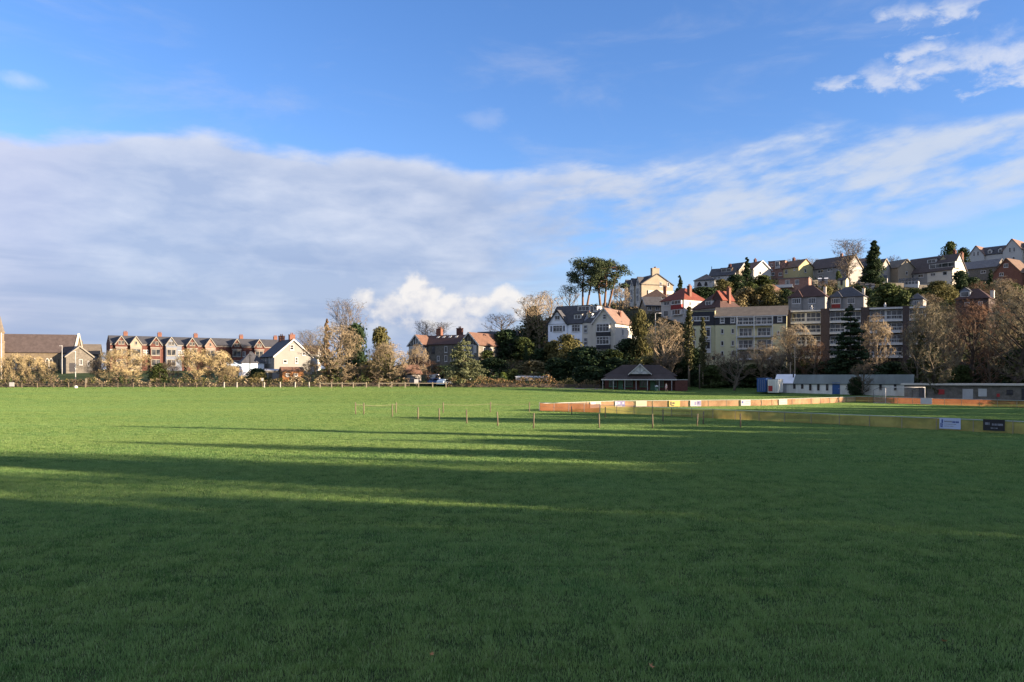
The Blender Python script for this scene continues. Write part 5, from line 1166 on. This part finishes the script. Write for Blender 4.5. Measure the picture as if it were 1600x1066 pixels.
# upper hill
grow('cypress', 1366, 283, 376, 46, 'cypress_tree', 'tall dark cypress standing up above the ridge houses')
grow('grey', 1323, 281, 373, 50, 'bare_tree', 'tall bare tree with long trunk above the ridge, left of the cypress')
grow('cone', 1167, 284, 402, 26, 'conifer', 'pointed dark conifer between the houses on the left of the ridge')
grow('cone', 1062, 262, 430, 20, 'conifer', 'lone dark conifer on the skyline right of the cream villa terrace')
grow('cone', 1112, 300, 416, 5, 'conifer', 'tiny spire of a conifer above the arched bungalow roof')
grow('dark2', 1484, 330, 379, 30, 'evergreen_tree', 'dark round pine crown behind the chimneys on the ridge')
grow('dark', 1505, 332, 388, 26, 'evergreen_tree', 'lower dark tree crown left of the twin gabled white house')
grow('olive', 1199, 236, 446, 54, 'evergreen_tree', 'big olive bush half hiding the orange roof edge')
grow('hedgy', 1166, 236, 450, 46, 'shrub', 'grey olive shrub above the tiled roof of the yellow flats', 'shrub')
grow('dark2', 1386, 218, 445, 70, 'evergreen_tree', 'dense dark green bush above the brown brick flats')
grow('dark2', 1412, 214, 456, 40, 'evergreen_tree', 'brighter green bush left of the little pointed roof house')
grow('olive', 1468, 250, 440, 54, 'evergreen_tree', 'olive bush below the large dormered house')
grow('dark', 1500, 262, 424, 34, 'evergreen_tree', 'dark bush at the right end of the large dormered house')
grow('cone', 1548, 262, 421, 20, 'conifer', 'dark conifer below the long grey roof')
grow('rust', 1527, 236, 438, 40, 'bare_tree', 'rust coloured tree above the brick house among bare trees')
grow('dark', 1150, 275, 430, 40, 'evergreen_tree', 'dark bush below the grey house left of the pointed conifer')
grow('dark2', 1190, 278, 431, 44, 'evergreen_tree', 'green bush below the white gabled house with orange roof')
grow('olive', 1128, 272, 437, 34, 'evergreen_tree', 'olive bush under the square dark dormer')
grow('dark', 1100, 255, 449, 54, 'evergreen_tree', 'dark bush between the arched bungalow and the red roofs')
grow('brown', 1295, 262, 436, 40, 'bare_tree', 'brown bare bush below the long grey pebbledash house', 'bush')
grow('dark2', 1310, 276, 424, 12, 'shrub', 'small palm like green shrub at the wall of the long grey house', 'shrub')
grow('wide', 1242, 345, 401, 40, 'bare_tree', 'faint bare tree behind the ridge above the pale yellow house')
grow('wide', 1268, 345, 400, 34, 'bare_tree', 'faint bare tree behind the ridge left of the long grey house')
grow('wide', 1396, 335, 397, 26, 'bare_tree', 'faint bare tree behind the ridge right of the cypress')
grow('tan2', 1570, 226, 432, 60, 'bare_tree', 'olive bare tree on the slope below the orange brown brick house')
grow('tan', 1450, 222, 458, 50, 'bare_tree', 'grey olive bare tree beside the little pointed roof house')
for px, Y, top, w_, k, lab in ((1345,262,447,34,'dark','dark bush under the low glazed conservatory'),(1378,266,448,34,'olive','olive bush left of the dense dark green bush top'),(1428,258,451,34,'dark2','green bush below the white framed conservatory'),(1452,262,449,36,'dark','dark bush under the middle of the large dormered house'),
  (1520,262,434,36,'dark','dark bush right of the small brown shed'),(1575,270,440,34,'dark2','green bush at the foot of the orange brown brick house'),(1225,246,452,30,'dark','dark bush below the white balcony'),(1290,246,446,26,'olive','olive bush between the two hipped villas'),(1356,232,452,30,'dark','dark bush right of the black hipped villa'),(1172,262,441,30,'dark2','green bush at the foot of the pointed conifer on the ridge')):
    grow(k, px, Y, top, w_, 'shrub', lab, 'shrub')
# hillside scrub: uncountable ground cover between the gardens
houses = [(o.location.x, o.location.y) for o in col.objects if o.type == 'EMPTY' and o.get('category') in ('house','flats','cottage','conservatory','hall','church')]
r = random.Random(77); sm = MB()
mats_ = [M['leaf_dark'], M['leaf_mid'], M['leaf_olive'], M['leaf_hedge'], M['twig_brown']]
cnt = 0
while cnt < 4200:
    px = r.uniform(690, 1680); Y = r.uniform(168, 345)
    if px < 800 and Y > 230: continue
    g = G(px, Y)
    if g.z < 2.6: continue
    dm = 99
    for hx, hy in houses:
        ax, ay = g.x-hx, g.y-hy
        if abs(ax) < 9 and -14 < ay < 9: dm = min(dm, math.hypot(ax, ay))
    if dm < 6.5: continue
    rad = r.uniform(.7, 2.0) if dm > 15 else r.uniform(.5, 1.0)
    v = mnoise.noise(Vector((g.x*.06, g.y*.06, 2)))
    sm.cur = r.choice((0,0,0,1,4,0)) if v < .05 else r.choice((0,0,1,2,3,4,4)); leaves(sm, r, g + Vector((0,0,rad*.45)), (rad*1.3, rad*1.3, rad*.85), 26 if rad > 1 else 14, .22 + rad*.17, .6); cnt += 1
sm.cur = 0
scrub = sm.build('scrub', mats_); tag(scrub, 'dark garden scrub covering the hillside between the houses', 'scrub', kind='stuff')
# hedges
def hedge(name, label, pts, hgt, dep, n, s_, mats, seed):
    r = random.Random(seed); t = thing(name, label, 'hedge', (pts[0].x, pts[0].y, pts[0].z)); o = Vector(pts[0]); L_ = MB(); C_ = MB()
    for i in range(len(pts)-1):
        a, b = pts[i]-o, pts[i+1]-o; steps = max(1, int((b-a).length/2.5))
        for k in range(steps):
            p, q = a.lerp(b, k/steps), a.lerp(b, (k+1)/steps); hh = hgt*.3
            d = (q-p).normalized(); nn = Vector((-d.y, d.x, 0))*dep*.3
            C_.hexa([p-nn+Vector((0,0,-.4)), q-nn+Vector((0,0,-.4)), q+nn+Vector((0,0,-.4)), p+nn+Vector((0,0,-.4)), p-nn+Vector((0,0,hh)), q-nn+Vector((0,0,hh)), q+nn+Vector((0,0,hh)), p+nn+Vector((0,0,hh))])
            for _ in range(int(n*(q-p).length)):
                f = r.random(); c = p.lerp(q, f); w_ = .65 + .6*mnoise.noise(Vector((c.x*.35+seed, c.y*.35, 0)))
                z = hgt*w_*r.random()*1.12; y = r.gauss(0, dep*.30)
                L_.cur = min(len(mats)-1, int(max(0, (mnoise.noise(Vector((c.x*.22, c.y*.22, seed+3)))+.5)*len(mats)*.999 + r.gauss(0,.3))))
                leaves(L_, r, c + Vector((-d.y*y, d.x*y, z)), .12, 1, s_)
    C_.build('branches', M['bark_dark'], t); L_.cur = 0; L_.build('leaves', [M[m] for m in mats], t); return t
hedge('hedge', 'long rough mixed hedge along the far side of the field', [G(-60,167), G(120,167), G(300,167), G(480,167), G(640,168)], 2.35, 1.6, 150, .25, ['leaf_hedge','twig_tan','leaf_olive','twig_brown','leaf_mid','leaf_hedge'], 5)
hedge('hedge', 'clipped sunlit hedge between the cedar and the pavilion', [G(700,166), G(760,165.5), G(850,165), G(938,166)], 2.5, 1.8, 120, .24, ['leaf_olive','leaf_hedge','leaf_brown','leaf_hedge','leaf_mid'], 9)
hedge('hedge', 'dark hedge in front of the small orange roofed outbuilding', [G(560,174), G(630,174)], 2.2, 1.5, 70, .26, ['twig_brown','leaf_hedge','twig_tan'], 13)
# ------------------------------------------------------------------ fences, barriers, goal, posts
def fence_post(m, p, h, r=.07, n=6, dx=0): m.tube([p + Vector((0,0,-.25)), p + Vector((dx*.5,0,h*.5)), p + Vector((dx,0,h))], [r*1.05, r, r*.95], n)
# roped square in the middle of the field
RP = [(555.8,648,628.7),(568.4,648.5,629.7),(613,652,632),(653,655.6,636),(686,658.6,638),(729.6,662.5,640),(778,666,643.6),(833.5,670,645.7),(936.5,669.5,646.5),(1020,669.5,647),(1089,666.5,646.5),(1157,668.5,646),(1098.7,663,642.7),(1036,659.6,640),(945.6,653,636),(893.6,649,635),(827,645,628.5),(766,645,628),(692.5,646,628.7),(618.7,646,628.7)]
t = thing('rope_fence', 'ring of weathered wooden posts with thin rope in the middle of the field', 'fence', flat(720,655))
o = Vector(t.location); rr_ = random.Random(3); tops = []
for px, pb, pt in RP:
    p = flat(px, pb); h = (pb-pt)*p.y/F; m = MB(); dx = rr_.uniform(-.06,.06); fence_post(m, p-o, h, .055, 7, dx); m.build('post', M['wood'], t, True); tops.append(p-o+Vector((dx,0,h*.82)))
m = MB()
for i in list(range(0,3)) + list(range(12,20)):
    a, b = tops[i], tops[(i+1) % len(tops)]
    if i == 2 or i == 14 : continue
    m.tube([a.lerp(b,k/6) - Vector((0,0,.14*math.sin(math.pi*k/6))) for k in range(7)], .012, 4)
    m.build('rope', M['wood_pale'], t); m = MB()
# boundary wire and post fence, and the rail fence beside it
t = thing('post_fence', 'low wire fence of grey wooden posts before the long hedge, with white tipped posts', 'fence', G(200,164)); o = Vector(t.location)
prev = None; wires = MB()
for px in (-14,10,34,58,84,107,133,159,184,208,234,257,280,307,327,350,370,395,413,438,461,483):
    p = G(px,164) - o; wh = px in (350,370,413,438,461,483); m = MB(); fence_post(m, p, 1.15 if wh else 1.1, .13 if wh else .08, 6, rr_.uniform(-.05,.05)); m.build('post', M['post_white'] if wh else M['wood'], t)
    if prev is not None:
        for z in (.95,.5): wires.bar(prev+Vector((0,0,z)), p+Vector((0,0,z)), .012, 4)
    prev = p
wires.build('wire', M['wood_pale'], t)
t = thing('rail_fence', 'pale single rail wooden fence in front of the parked cars', 'fence', G(600,163)); o = Vector(t.location); prev = None
for px in (500,518,534.6,552,572.5,592,612,633,654,676,697):
    p = G(px,163) - o; m = MB(); m.box(p.x-.09,p.x+.09,p.y-.09,p.y+.09,p.z-.3,p.z+1.15); m.build('post', M['wood_pale'], t)
    if prev is not None and px != 592:
        m = MB(); a, b = prev, p; m.hexa([a+Vector((0,-.14,.86)), b+Vector((0,-.14,.86)), b+Vector((0,-.095,.86)), a+Vector((0,-.095,.86)), a+Vector((0,-.14,1.0)), b+Vector((0,-.14,1.0)), b+Vector((0,-.095,1.0)), a+Vector((0,-.095,1.0))]); m.build('rail', M['wood_pale'], t)
    prev = p
# netting barrier round the football pitch
def net_mat(name, c, alpha, var=.25):
    m, nt, out = new_mat(name); E.nt = nt; N = nt.nodes; L = nt.links
    tc = N.new('ShaderNodeTexCoord'); n = nz(tc.outputs['Object'], .5, 5, .6); n2 = nz(tc.outputs['Object'], 3.0, 3, .6)
    col_ = mixc(sstep(n, .35, .65), tuple(k*(1-var) for k in c), tuple(min(1,k*(1+var)) for k in c))
    p = N.new('ShaderNodeBsdfDiffuse'); L.new(col_, p.inputs['Color']); tl_ = N.new('ShaderNodeBsdfTranslucent'); L.new(col_, tl_.inputs['Color'])
    m1 = N.new('ShaderNodeMixShader'); m1.inputs[0].default_value = .35; L.new(p.outputs[0], m1.inputs[1]); L.new(tl_.outputs[0], m1.inputs[2])
    tr = N.new('ShaderNodeBsdfTransparent'); ms = N.new('ShaderNodeMixShader'); L.new((n2*.25 + (alpha-.125)).k, ms.inputs[0])
    L.new(tr.outputs[0], ms.inputs[1]); L.new(m1.outputs[0], ms.inputs[2]); L.new(ms.outputs[0], out.inputs['Surface']); return m
NET_O = net_mat('orange_netting', (.42,.155,.065), .80); NET_T = net_mat('tan_netting', (.42,.245,.15), .80); NET_Y = net_mat('ochre_netting', (.40,.31,.10), .66); NET_S = net_mat('shaded_orange_netting', (.30,.115,.06), .72, .12); NET_G = net_mat('goal_netting', (.5,.5,.5), .10, .1)  # thinner orange copy with shade put into the colour, for behind the goal
A_, B_, C_, D_ = flat(843,642.5), flat(937,645.5), flat(1336,629), flat(1760,643)
N_ = flat(1800,689.8); Q1, Q2 = flat(960,637.4), flat(1190,634.6)
def barrier(label, pts, mat_, h0, step, postm='pale_metal'):
    a = pts[0]; t = thing('pitch_barrier', label, 'barrier', a, group='netting barriers round the football pitch'); rs = random.Random(len(label))
    vs = []; rail = []; P_ = []
    for p0, p1 in zip(pts, pts[1:]):
        d = p1-p0; L_ = d.length; u = d.normalized(); n = max(1, round(L_/step)); nn = Vector((-u.y,u.x,0))*.045; k = max(2, int(L_/1.2)); o_ = p0-a; first = p0 is pts[0]
        P_ += [o_ + u*(L_*i/n) for i in range(0 if first else 1, n+1)]
        for i in range(0 if first else 1, k+1):
            p = o_ + u*(L_*i/k) + nn*(1 + rs.uniform(-.5,.5)); sag = rs.random()*.07
            vs += [p + Vector((0,0,.03)), p + Vector((0,0,h0*.5)) + nn*rs.uniform(-.9,.9), p + Vector((0,0,h0-.02-sag))]
    for p in P_:
        m = MB(); lean = Vector((rs.uniform(-.03,.03), rs.uniform(-.03,.03), 0)); m.tube([p + Vector((0,0,-.2)), p + lean + Vector((0,0,h0+.05))], .03, 6); m.build('post', M[postm], t)
    m = MB(); m.tube([p-a + Vector((0,0,h0)) for p in pts], .026, 5); m.build('top_rail', M['pale_metal'], t)
    m = MB(); k = len(vs)//3-1; m.add(vs, [f for i in range(k) for f in ((3*i,3*i+3,3*i+4,3*i+1),(3*i+1,3*i+4,3*i+5,3*i+2))]); m.build('netting', mat_, t, True)
    return t
barrier('bright orange netting panel closing the left end of the football pitch', [A_, B_], NET_O, .98, 2.2)
barrier('sunlit tan netting barrier with advertising boards on the far side of the football pitch', [A_ + Vector((.1,.1,0)), Q1, Q2, C_], NET_T, .88, 2.6, postm='wood_pale')
barrier('orange netting barrier behind the football goal', [C_ + Vector((.05,0,0)), D_], NET_S, .95, 2.4, postm='wood_pale')
barrier('long ochre netting barrier on the near side of the football pitch', [B_ + Vector((.05,-.05,0)), N_], NET_Y, .90, 2.5, postm='wood_pale')
def on(a, b, px):                       # point of the ground line a-b under a photo column
    m_ = (px-800)/F; d = b-a; k = (m_*a.y - a.x)/(d.x - m_*d.y); return a + d*k
def board(label, a, b, p0, p1, z0, z1, base, marks, off=-.09):
    P0, P1 = on(a,b,p0), on(a,b,p1); u = (P1-P0).normalized(); w_ = (P1-P0).length; yaw = math.degrees(math.atan2(u.y,u.x))
    t = thing('advertising_board', label, 'board', P0, yaw, 'advertising boards on the pitch barrier'); m = MB(); m.box(0,w_,off-.02,off,z0,z1); bd = m.build('panel', M[base] if isinstance(base,str) else base, t)
    hh = z1-z0
    for x0,x1,y0,y1,mm in marks:
        m = MB(); m.box(w_*x0,w_*x1,off-.026,off-.0205,z0+hh*y0,z0+hh*y1); m.build('lettering', mm if not isinstance(mm,str) else M[mm], t)
def pm(n, c): return mat(n, c, .6, .05)
LB = pm('pale_blue_sign', (.40,.46,.60)); WS = pm('white_sign', (.34,.34,.33)); NV = pm('navy_print', (.03,.06,.22)); PV = pm('violet_sign', (.15,.145,.27)); PY = pm('yellow_sign', (.34,.27,.07)); PC = pm('pale_cream_sign', (.34,.31,.22)); GM = pm('grey_print', (.20,.21,.24)); PK = pm('pale_pink_sign', (.27,.22,.19))
def words_(x0, x1, y0, y1, n, mm, seed):
    r = random.Random(seed); out = []; x = x0
    while x < x1:
        w_ = r.uniform(.02,.055); out.append((x, min(x1,x+w_), y0, y1, mm)); x += w_ + r.choice((.008,.008,.025))
    return out
board('pale blue board with navy emblem and lines of lettering on the near ochre barrier', B_, N_, 1469, 1502, .16, .95, LB,
      [(.05,.10,.2,.52,NV),(.05,.17,.12,.2,NV),(.10,.17,.52,.86,NV),(.12,.16,.24,.48,NV)] + words_(.22,.60,.60,.74,6,GM,1) + words_(.62,.92,.56,.72,5,NV,2) + words_(.22,.80,.40,.46,8,GM,3) + words_(.22,.70,.22,.27,8,GM,6))
board('black board with faint grey lettering, right of the pale blue one on the near barrier', B_, N_, 1537, 1571, .18, .97, 'black', words_(.10,.30,.50,.72,4,GM,4) + words_(.42,.92,.46,.64,8,GM,5) + words_(.36,.68,.18,.28,5,GM,7))
fb = [('faded white and grey board nearest the orange left end of the far barrier', 921, 938, PK, [(.1,.5,.6,.85,'white'),(.15,.9,.2,.4,GM)]),
      ('violet and white board on the far barrier', 960.5, 976, PV, [(0,.22,.1,.9,'white'),(.3,.5,.5,.8,'white'),(.75,.9,.55,.8,'white'),(.3,.7,.15,.3,'white')]),
      ('plain pale cream board on the far barrier', 993, 1010, PC, [(.2,.8,.4,.5,'cream')]),
      ('yellow board with a dark emblem on the far barrier', 1045, 1062, PY, [(.1,.22,.2,.85,'black'),(.28,.5,.45,.7,'black'),(.2,.45,.1,.25,'black')]),
      ('half white half violet board on the far barrier', 1078, 1095, WS, [(.38,.55,.2,.8,PV),(.6,.98,.1,.9,PV),(.66,.8,.4,.7,'white')]),
      ('white board with round dark emblem and small lettering on the far barrier', 1157, 1172, WS, [(.08,.26,.4,.8,NV),(.5,.95,.62,.78,GM),(.45,.85,.3,.42,GM)]),
      ('pale pink board at the shaded right end of the far barrier', 1216, 1229, PK, [(.2,.8,.5,.65,GM)])]
for lab, p0, p1, bs, mk in fb: board(lab, *((A_, Q1) if p1 < 958 else (Q1, Q2) if p1 < 1190 else (Q2, C_)), p0, p1, .08, .86, bs, mk)
board('blank white board on the barrier beside the football goal', C_, D_, 1439, 1457, .1, .98, 'white', [])
# football goal
gl, gr_ = flat(1383.5,630.6), flat(1445,631.4); t = thing('football_goal', 'white framed football goal with net in front of the low brown block', 'goal', gl); u = (gr_-gl); w_ = u.length
bk = Vector((-.95,.3,0))*1.7
for nm, p in (('goal_post', Vector((0,0,0))), ('goal_post', u)):
    m = MB(); m.tube([p+Vector((0,0,-.1)), p+Vector((0,0,2.44))], .06, 8); m.build(nm, M['white'], t, True)
m = MB(); m.tube([Vector((-.06,0,2.44)), u+u.normalized()*.06+Vector((0,0,2.44))], .06, 8); m.build('crossbar', M['white'], t, True)
m = MB(); m.tube([Vector((0,0,.05)), bk+Vector((0,0,.05)), u+bk+Vector((0,0,.05)), u+Vector((0,0,.05))], .045, 6); m.build('ground_frame', M['white'], t)
for p in (Vector((0,0,0)), u):
    m = MB(); m.tube([p+bk+Vector((0,0,0)), p+bk*.98+Vector((0,0,2.0)), p+bk*.5+Vector((0,0,2.4)), p+Vector((0,0,2.44))], .035, 6); m.build('net_support', M['black'], t)
m = MB(); z = Vector((0,0,1))
m.add([bk+z*.05, u+bk+z*.05, u+bk+z*2.0, bk+z*2.0, u+z*2.42, z*2.42, z*.05, u+z*.05], [(0,1,2,3),(3,2,4,5),(0,3,5,6),(1,7,4,2)]); m.build('net', NET_G, t)
# ------------------------------------------------------------------ lamps and poles
def lamp(label, px, Y, top, base=None, arm=1.0, mm='pale_metal', name='street_lamp'):
    g = G(px, Y); h = Z(top, Y) - g.z; t = thing(name, label, 'lamp' if name == 'street_lamp' else 'pole', g)
    m = MB(); m.tube([(0,0,-.3),(0,0,h*.5),(0,0,h)], [.11,.085,.06] if name == 'street_lamp' else [.14,.12,.1], 8); m.build('pole', M[mm], t, True)
    if name == 'street_lamp':
        m = MB(); m.tube([(0,0,h-.02),(arm*.4,0,h+.12),(arm,0,h+.1)], .04, 6); m.build('arm', M[mm], t); m = MB(); m.box(arm-.1,arm+.6,-.15,.15,h+.0,h+.17); m.build('lamp_head', M['white'], t)
    else:
        m = MB(); m.box(-.5,.5,-.05,.05,h-.5,h-.4); m.build('crossarm', M[mm], t)
lamp('pale street lamp at the right end wall of the church', 97, 218, 541, arm=-.6)
lamp('thin pale street lamp standing behind the hedge, right of the church', 118, 171, 550, arm=-.6)
lamp('slim reddish pole in front of the dark timbered terrace gable', 250.5, 212, 539, mm='brick_orange', name='utility_pole')
lamp('wooden pole in front of the dark garage roof', 390.5, 176, 553, mm='bark', name='utility_pole')
lamp('tall white street lamp above the rounded bare tree, under the red roofed white house', 1024, 198, 490, arm=.9)
lamp('tall slim pole rising behind the white end of the hut', 1242, 158, 541, mm='bark_pale', name='utility_pole')
lamp('short slim pole left of the tall one behind the hut', 1235, 160, 566, mm='bark_pale', name='utility_pole')
lamp('grey pole left of the bare pale ivy trunk', 1093, 166, 569, mm='bark', name='utility_pole')
lamp('white pole beside the church turret', 2, 200, 520, mm='white', name='utility_pole')
# ------------------------------------------------------------------ signs, bin, rocks
def sign(name, label, px, Y, w_, h_, z0, mm, yaw=0, posts=1):
    g = G(px, Y); t = thing(name, label, 'sign', g, yaw); m = MB(); m.box(-w_/2,w_/2,-.05,0,z0,z0+h_); m.build('panel', M[mm], t)
    for k in ([0] if posts == 1 else [-w_*.4, w_*.4]): m = MB(); m.box(k-.05,k+.05,.004,.1,-.2,z0+h_*.8); m.build('post', M['wood'], t)
sign('notice_board','white notice board on a post behind the rail fence beside the parked cars',650.5,164,.85,.95,.75,'white')
sign('notice_board','white board low in front of the hedge near the left edge',18.5,163.5,1.0,.85,.35,'white',posts=2)
sign('notice_board','small grey board on a stake in the hedge right of the thin street lamp',134.5,165,.4,.9,1.0,'wood_pale')
sign('notice_board','little pale sign in the hedge under the grey block shed',410,165.5,.45,.6,1.3,'white')
g = G(118.5,163); t = thing('boulder','pale boulder at the foot of the hedge under the thin street lamp','boulder',g); m = MB()
m.lathe([(.28,-.1),(.40,.1),(.36,.38),(.2,.52),(.03,.56)],9); m.build('stone', M['cream_pale'], t, True)
g = G(1026,158); t = thing('litter_bin','green litter bin on the grass before the pavilion','bin',g); m = MB()
m.lathe([(.28,0),(.30,.1),(.34,.95)],14); m.build('body', M['green_bin'], t, True); m = MB(); m.lathe([(.37,.955),(.37,1.0),(.30,1.16),(.10,1.24)],14); m.build('lid', M['pale_metal'], t, True)
m = MB(); m.box(-.16,.16,-.37,-.31,.72,.86); m.build('slot', M['black'], t)
# ------------------------------------------------------------------ parked vehicles
def car(label, px, Y, yaw, paint, van=False, z=None):
    g = G(px, Y)
    if z is not None: g.z = z
    t = thing('parked_van' if van else 'parked_car', label, 'van' if van else 'car', g, yaw); L_, W_ = (4.8,1.9) if van else (4.2,1.75)
    if van: low = [(-2.4,.35),(2.35,.35),(2.4,.8),(2.3,1.1),(1.65,1.25),(1.15,1.95),(.9,2.05),(-2.3,2.05),(-2.4,1.9)]; win = [(-1.9,1.25),(1.45,1.25),(1.05,1.85),(-1.9,1.85)]
    else: low = [(-2.05,.32),(2.05,.32),(2.1,.6),(2.0,.82),(1.05,.95),(.35,1.40),(-.9,1.45),(-1.65,1.25),(-2.05,.95),(-2.1,.6)]; win = [(-1.5,.98),(.85,.98),(.28,1.34),(-.85,1.38)]
    m = MB(); n = len(low); vs = []
    for y, k in ((-W_/2,.0),(-W_/2+.12,1),(W_/2-.12,1),(W_/2,.0)):
        vs += [(x*(1 if k else .97), y, (z_ if k else .35+(z_-.35)*.95)) for x, z_ in low]
    fs = [tuple(range(n)), tuple(range(3*n,4*n))[::-1]] + [(j*n+i, (j+1)*n+i, (j+1)*n+(i+1)%n, j*n+(i+1)%n) for j in range(3) for i in range(n)]
    m.add(vs, fs); m.build('body', M[paint], t)
    for sg in (-1,1):
        m = MB(); m.slab([(x, sg*(W_/2-.005), z_) for x, z_ in win], (0,sg,0), .012); m.build('side_window', M['glass'], t)
    a, b = (low[4], low[5]) if not van else (low[4], low[5])
    m = MB(); m.slab([(a[0],-W_/2+.2,a[1]+.06),(a[0],W_/2-.2,a[1]+.06),(b[0]+.05,W_/2-.25,b[1]-.03),(b[0]+.05,-W_/2+.25,b[1]-.03)], (.6,0,.7), .02); m.build('windscreen', M['glass'], t)
    for x in (-1.3,1.35):
        for sg in (-1,1):
            m = MB(); m.tube([(x,sg*(W_/2-.2),.31),(x,sg*(W_/2+.012),.31)], .31, 16); wh = m.build('wheel', M['tyre'], t); m = MB(); m.tube([(x,sg*(W_/2+.0),.31),(x,sg*(W_/2+.02),.31)], .18, 10); m.build('rim', M['metal'], wh)
    for sg in (-1,1): m = MB(); m.box(low[2][0]-.06,low[2][0]+.02,sg*.6-.16,sg*.6+.16,.66,.8); m.build('headlight', M['pale_metal'], t)
car('pale blue car parked under the wide framed end of the brick terrace', 365, 205, 8, 'carpale', z=Z(574.5,205))
car('blue car parked behind the rail fence right of the notice board', 684, 170, 20, 'carblue')
car('pale blue car parked at the right end of the rail fence', 695, 168, 65, 'carpale')
car('white van parked behind the blue car by the outbuilding', 678, 174, 80, 'carwhite', True)
# ------------------------------------------------------------------ the person by the pavilion
def person(label, px, Y, yaw):
    g = G(px, Y); t = thing('person', label, 'person', g, yaw)
    J = dict(pel=(0,0,.93),ch=(0,-.02,1.22),nk=(0,-.02,1.46),hd=(0,-.03,1.60),tp=(0,-.03,1.74),
      lh=(-.10,0,.90),lk=(-.11,-.12,.50),la=(-.11,-.02,.09),lt=(-.11,-.20,.04),rh=(.10,0,.90),rk=(.10,.02,.48),ra=(.10,.22,.12),rt=(.10,.06,.04),
      ls=(-.19,-.02,1.40),le=(-.25,.06,1.14),lw=(-.24,-.06,.92),lf=(-.23,-.10,.80),rs=(.19,-.02,1.40),re=(.26,.02,1.13),rw=(.24,-.20,1.02),rf=(.23,-.29,1.0))
    Rr = dict(pel=.15,ch=.16,nk=.06,hd=.10,tp=.06,lh=.10,lk=.062,la=.042,lt=.035,rh=.10,rk=.062,ra=.042,rt=.035,ls=.07,le=.045,lw=.032,lf=.03,rs=.07,re=.045,rw=.032,rf=.03)
    Ed = [('pel','ch'),('ch','nk'),('nk','hd'),('hd','tp'),('pel','lh'),('lh','lk'),('lk','la'),('la','lt'),('pel','rh'),('rh','rk'),('rk','ra'),('ra','rt'),('ch','ls'),('ls','le'),('le','lw'),('lw','lf'),('ch','rs'),('rs','re'),('re','rw'),('rw','rf')]
    def skin(name, ks, mm, grow=1.0, J=J):
        bm = bmesh.new(); lay = bm.verts.layers.skin.verify(); V_ = {}
        for k in ks:
            v = bm.verts.new(J[k]); V_[k] = v; v[lay].radius = (Rr[k]*grow, Rr[k]*grow*.85)
        for a, b in Ed:
            if a in V_ and b in V_: bm.edges.new((V_[a], V_[b]))
        V_[ks[0]][lay].use_root = True
        me = bpy.data.meshes.new(name); bm.to_mesh(me); bm.free(); me.materials.append(M[mm]); o_ = put(me, name, t)
        o_.modifiers.new('skin','SKIN'); s_ = o_.modifiers.new('sub','SUBSURF'); s_.levels = 1; s_.render_levels = 2; return o_
    skin('body', list(J), 'skin')
    J2 = dict(J); J2['le'] = tuple(Vector(J['ls']).lerp(Vector(J['le']), .8)); J2['re'] = tuple(Vector(J['rs']).lerp(Vector(J['re']), .8)); J2['nk'] = (0,-.02,1.40)
    skin('shirt', ['pel','ch','nk','ls','le','rs','re'], 'shirt', 1.13, J2)
    J3 = dict(J); J3['lk'] = tuple(Vector(J['lh']).lerp(Vector(J['lk']), .75)); J3['rk'] = tuple(Vector(J['rh']).lerp(Vector(J['rk']), .75)); J3['pel'] = (0,0,.92)
    skin('shorts', ['pel','lh','lk','rh','rk'], 'shorts', 1.14, J3)
    m = MB(); m.lathe([(.085,1.60),(.108,1.66),(.10,1.73),(.06,1.785),(.01,1.80)],12,(0,-.015,0)); m.build('hair', M['hair'], t, True)
person('person in white shirt and pale shorts walking before the pavilion verandah', 1041, 157.5, -70)
# ------------------------------------------------------------------ fallen leaves in the near grass
def dead(label, px, py, s_, yaw, seed):
    r = random.Random(seed); p = flat(px, py); n = 15; vs = [(0,0,.012)]
    for k in range(n):
        a = 2*math.pi*k/n; q = s_*(1 if k % 3 == 0 else .55)*r.uniform(.8,1.1); vs.append((math.cos(a)*q, math.sin(a)*q*.8, .012 + .35*q*q/s_*r.uniform(.2,1)))
    m = MB(); m.add(vs, [(0,k+1,(k+1) % n+1) for k in range(n)]); o_ = m.build('fallen_leaf', M['dead_leaf'], None); o_.location = p + Vector((0,0,.075)); o_.rotation_euler = (R(35),R(r.uniform(-20,20)),R(yaw))
    tag(o_, label, 'leaf', 'dry leaves lying on the grass')
dead('small pale orange dry leaf lying on the grass, leftmost of the three', 675, 1031, .045, 20, 1)
dead('curled brown dry leaf in the grass at the bottom of the view', 1017, 1051, .065, 80, 2)
dead('grey brown dry leaf on the grass towards the right', 1475, 1011, .06, 140, 3)
# tarmac apron left of the pavilion
m = MB(); q = [(862,161.6),(942,161.2),(942,164.6),(862,164.8)]; m.add([G(a,b)+Vector((0,0,.05)) for a,b in q], [(0,1,2,3)]); ap = m.build('path', M['tarmac']); tag(ap, 'grey tarmac strip beside the pavilion', kind='structure')
